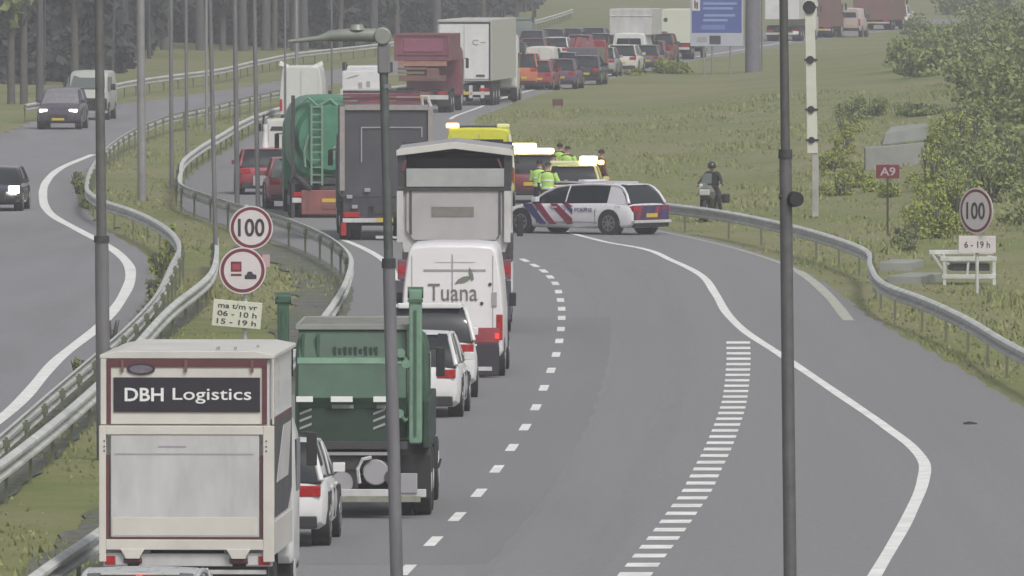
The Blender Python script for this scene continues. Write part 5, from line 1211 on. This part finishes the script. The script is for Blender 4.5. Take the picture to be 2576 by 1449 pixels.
def tree(name, label, cat, base, H, crown_w, crown_z0, m, n=900, leaf=.35, group=None, bark=BARK, tr=.16):
    t = thing(name, label, cat, base, 0, group)
    mb = MB(); lean = RND.uniform(-.3,.3)
    mb.tube([(0,0,-.3),(lean*.3,.1,H*.3),(lean*.7,0,H*.6),(lean,0,H*.9)], [tr, tr*.8, tr*.55, tr*.2], 8)
    for i in range(7):
        z_ = crown_z0 + (H*.85-crown_z0)*RND.random(); a = RND.uniform(0, 6.28); L_ = crown_w*RND.uniform(.25,.45)
        mb.tube([(lean*z_/H,0,z_), (L_*.5*math.cos(a), L_*.5*math.sin(a), z_+L_*.3), (L_*math.cos(a), L_*math.sin(a), z_+L_*.5)], [tr*.35, tr*.22, tr*.08], 5)
    mb.build('trunk', bark, t, smooth=60)
    V, Fc = clumps(crown_w, H-crown_z0, n, leaf, rng, crown_z0)
    mesh_np('crown', V, Fc, m, t)
    return t
def bush(label, base, w, h, m, n=500, leaf=.12, group=None, name='bush'):
    t = thing(name, label, 'bush', base, RND.uniform(0,360), group)
    mb = MB()
    for i in range(9):
        a = RND.uniform(0, 6.28); L_ = w*.35*RND.random()
        mb.tube([(0,0,-.2),(L_*.6*math.cos(a),L_*.6*math.sin(a),h*.45),(L_*math.cos(a),L_*math.sin(a),h*.85)], [.04,.025,.008], 5)
    mb.build('stems', BARK, t)
    V, Fc = clumps(w, h*1.4, int(n*1.2), leaf, rng, -h*.4)
    mesh_np('foliage', V, Fc, m, t)
    return t
# forest mass behind the far guardrail
Vs, Fs, off = [], [], 0
Vt = []
def forest_ok(x, y):
    if x < -21.5: return y > 655 - (x+21.5)*0.5
    return y > 818 and x < float(railO(y)) - 5
cnt = 0
while cnt < 330:
    x = rng.uniform(-70, 60); y = rng.uniform(655, 1190)
    if not forest_ok(x, y) or (x < -21.5 and y > 800 and rng.random() < .5): continue
    cnt += 1
    H = rng.uniform(10, 18); z0 = float(terrain(x, y))
    V, Fc = clumps(rng.uniform(4,7.0), H, 420, .55, rng, z0)
    V[:,0] += x; V[:,1] += y; Vs.append(V); Fs.append(Fc+off); off += len(V)
    for _ in range(2):
        tx_, ty_ = x+rng.uniform(-2,2), y-rng.uniform(1.5,3.5)
        if forest_ok(tx_, ty_): Vt.append((tx_, ty_, float(terrain(tx_, ty_)), rng.uniform(.08,.2), rng.uniform(9,14), rng.uniform(-.3,.3)))
mesh_np('far_forest', np.concatenate(Vs), np.concatenate(Fs), LEAF_D, kind='stuff')
mt = MB()
Vu, Fu, off = [], [], 0
for i in range(420):
    if i < 130: x, y = rng.uniform(-70, -21.5), 0; y = 655 - (x+21.5)*.5 + rng.uniform(0, 14)
    elif i < 160: y = rng.uniform(668, 818); x = -22.5 - rng.uniform(0, 4)
    else: y = rng.uniform(818, 1200) if i > 290 else rng.uniform(820, 832); x = (float(railO(y)) - rng.uniform(6, 10)) if i > 290 else rng.uniform(-28, float(railO(825))-5)
    h_ = rng.uniform(3.0, 5.5); V, Fc = clumps(rng.uniform(3, 5), h_*1.5, 260, .38, rng, float(terrain(x, y))-h_*.35)
    V[:,0] += x; V[:,1] += y; Vu.append(V); Fu.append(Fc+off); off += len(V)
mesh_np('undergrowth', np.concatenate(Vu), np.concatenate(Fu), LEAF_D, kind='stuff')
for tx_, ty_, z_, r_, h_, l_ in Vt: mt.cyl((tx_,ty_,z_-.3), (tx_+l_,ty_,z_+h_), r_, r_*.6, 6)
mt.build('forest_trunks', mat('trunk_grey_purple', (.07,.066,.078), .9, var=.35, scale=.6), kind='stuff', smooth=60)
FG = 'trees along the edge of the dark forest'
tl_ = [(60,262,'tree'),(100,262,'pale'),(28,262,'tree'),(190,240,'dark'),(355,126,'pale'),(300,128,'dark'),(415,126,'pale'),(505,127,'pale'),(560,128,'dark'),(612,128,'pale'),(668,128,'pale'),(742,128,'pale'),(765,128,'pale'),(690,128,'dark'),(855,125,'dark'),(940,122,'pale'),(1000,120,'dark'),(1100,110,'pale'),(1215,100,'dark'),(1300,60,'dark'),(-60,262,'tree'),(-130,262,'dark')]
names = {60:'olive tree at the far left edge of the view',100:'tree with a wide pale olive trunk left of the first pole',28:'leafy tree half cut by the left edge',190:'dark tree between the pale trunk and the first pole',355:'tall pale trunk behind the widest median pole',300:'dark tree right of the first near pole',415:'pale trunk left of the slim pole pair',505:'pale trunk just above the far guardrail end',560:'dark tree above the long slanting pole',612:'pale trunk above the red cars, first of a pair',668:'pale trunk above the red cars, second of a pair',742:'left one of two pale trunks above the tall white van',765:'right one of two pale trunks above the tall white van',690:'dark tree between two pale trunks left of the lamp arm',855:'dark tree behind the lamp arm',940:'pale trunk behind the lamp arm joint',1000:'dark tree behind the maroon dump truck',1100:'pale trunk behind the white trailer roof',1215:'dark tree behind the right edge of the white trailer',1300:'dark tree behind the distant oncoming truck',-60:'dark olive tree outside the left edge',-130:'dark tree outside the left edge'}
for x, y, kd in tl_:
    b = onland(x, y); far = y < 200
    tree('forest_tree', names[x], 'tree', b, RND.uniform(11,15), 4.5 if far else 3.6, 5.0 if kd == 'pale' else 2.0, LEAF_D if kd != 'tree' else LEAF_G, n=700 if kd != 'pale' else 500, leaf=.45 if far else .3, group=FG, bark=BARKL if kd == 'pale' else BARK, tr=(.32 if kd == 'pale' else .2) if far else .2)
# bushes on the right embankment
BG = 'bushes on the right embankment'
bl = []
ORD = ['first','second','third','fourth','fifth','sixth','seventh','eighth','ninth','tenth','eleventh','twelfth','thirteenth','fourteenth','fifteenth','sixteenth']
def scatter(n, xr, yr, seed, wr, m, words, leaf=.12, hmul=.75, nn=420):
    q = random.Random(seed); L_ = []
    for i in range(n):
        x = q.uniform(*xr); y = q.uniform(*yr)
        if 1990 < x < 2085: x += 110
        if 2150 < x < 2360 and 300 < y < 470: continue
        L_.append((x, y, q.uniform(*wr), q.uniform(.7,1.3)))
    L_.sort()
    for i, (x, y, w_, hm_) in enumerate(L_):
        bush(words + ', ' + ('leftmost' if i == 0 else 'rightmost' if i == len(L_)-1 else ORD[i] + ' from left'), onland(x, y), w_, w_*hmul*hm_, m, int(nn), leaf, BG)
scatter(14, (2085,2240), (350,520), 1, (.9,1.8), LEAF_Y, 'yellow green bush between the white mast and the A9 sign', .055, .6, 800)
scatter(16, (2290,2420), (400,600), 2, (1.2,2.2), LEAF_Y, 'bright bush between the A9 and right 100 signs', .06, .65, 900)
scatter(16, (2380,2660), (90,300), 3, (2.6,5.0), LEAF_G, 'grey green bush high on the upper right embankment', .13, .55, 1500)
scatter(15, (2400,2680), (330,620), 4, (1.8,3.2), LEAF_G, 'grey green bush behind the right 100 sign', .08, .6, 1200)
scatter(10, (2140,2360), (285,330), 5, (1.4,2.2), LEAF_G, 'grey bush just above the concrete block', .07, .38, 900)
scatter(10, (2300,2420), (60,200), 6, (2.4,4.0), LEAF_G, 'pale bush on the slope below the queue end', .13, .5, 1100)
scatter(10, (2330,2500), (290,400), 8, (1.6,2.6), LEAF_Y, 'yellow green bush right of the concrete block', .08, .6, 900)
scatter(9, (2350,2620), (-60,60), 9, (5.0,7.5), LEAF_G, 'large grey green bush at the upper right corner', .2, .8, 1800)
scatter(9, (2120,2330), (425,470), 11, (.8,1.4), LEAF_Y, 'low bush in front of the concrete block', .05, .5, 600)
scatter(5, (2240,2300), (600,640), 10, (.4,.8), LEAF_G, 'small weed clump at the foot of the A9 sign', .05)
bush('yellowish shrub in front of the brown car and the white box trailer', onland(1690, 185), 3.0, 1.1, LEAF_Y, 700, .12)
bush('low shrub in the grass below the white camper', onland(1600, 190), 1.6, .5, LEAF_Y, 400, .10)
# weeds along the median and near the left road
def weeds(n, pts, seed, words, h=(.3,.8), m=LEAF_G):
    q = random.Random(seed); L_ = []
    for i in range(n):
        a, b_ = q.choice(list(zip(pts, pts[1:]))); t = q.random()
        L_.append((a[1]+(b_[1]-a[1])*t + q.uniform(-8,8), a[0]+(b_[0]-a[0])*t + q.uniform(-12,12), q.uniform(.35,.8), q.uniform(*h)))
    L_.sort(reverse=True)
    for i, (y, x, w_, h_) in enumerate(L_):
        bush(words + ', ' + ('nearest' if i == 0 else 'farthest' if i == n-1 else ORD[i] + ' nearest'), onland(x, y), w_, h_, m, 160, .06, 'weeds in the median', 'weed')
weeds(5, [(150,985),(250,915),(330,850),(395,770),(415,700)], 21, 'dark weed clump between the left road line and its guardrail')
weeds(10, [(395,700),(430,660),(440,640)], 22, 'yellow green weed at the guardrail bend left of the round signs', m=LEAF_Y)
weeds(6, [(190,470),(215,500),(235,540),(240,560)], 23, 'brownish weed clump inside the tight left bend')
# grass blades as ground cover
def grass(n, seed):
    q = np.random.default_rng(seed); out = []
    y = np.concatenate([140 + 180*q.random(n//2)**1.2, 250+330*q.random(n//2)]); x = q.uniform(-16, 22, len(y))
    eR = edgeR(y); rB = railB(y); eI = edgeLi(y)
    ok = (x > eR+.15) | ((x < rB-.1) & (x > eI+.35))
    x, y = x[ok], y[ok]
    cl = np.sin(x*1.7+y*.21)+np.sin(x*.6-y*.09+2)+np.sin(x*4.1+y*.6)*.5
    keep = cl + q.normal(size=len(x))*.8 > -.3; x, y, cl = x[keep], y[keep], cl[keep]
    h = (.045 + .035*np.clip(cl, 0, 3))*q.uniform(.6,1.6,len(x)); h = np.where(x > eR[ok][keep]+3, h*1.5, h)
    z = terrain(x, y); a = q.uniform(0, math.pi, len(x)); w_ = q.uniform(.02,.055,len(x)); lx = q.normal(size=len(x))*.4*h; ly = q.normal(size=len(x))*.4*h
    dx, dy = np.cos(a)*w_, np.sin(a)*w_
    V = np.stack([np.stack([x-dx,y-dy,z-.01],1), np.stack([x+dx,y+dy,z-.01],1), np.stack([x+lx,y+ly,z+h],1)],1).reshape(-1,3)
    return V, np.arange(3*len(x)).reshape(-1,3)
V, Fc = grass(150000, 5)
mesh_np('grass', V, Fc, leafmat('grass_blades', [(.20,.24,.075),(.24,.255,.10),(.21,.235,.08),(.26,.26,.12),(.18,.22,.06)]), kind='stuff')

# ------------------------------------------------------------------ haze
hz = MB().box(-900, 900, -30, 1900, -8.0, 60.0).build('haze', mat('tmp_haze', (1,1,1), var=0), kind='stuff')
hm = bpy.data.materials.new('haze'); hm.use_nodes = True; hn = hm.node_tree; hn.nodes.clear()
ho = hn.nodes.new('ShaderNodeOutputMaterial'); hv = hn.nodes.new('ShaderNodeVolumePrincipled')
hv.inputs['Color'].default_value = (0.86, 0.87, 0.90, 1); hv.inputs['Density'].default_value = 0.00042
hn.links.new(hv.outputs[0], ho.inputs['Volume']); hz.data.materials.clear(); hz.data.materials.append(hm)
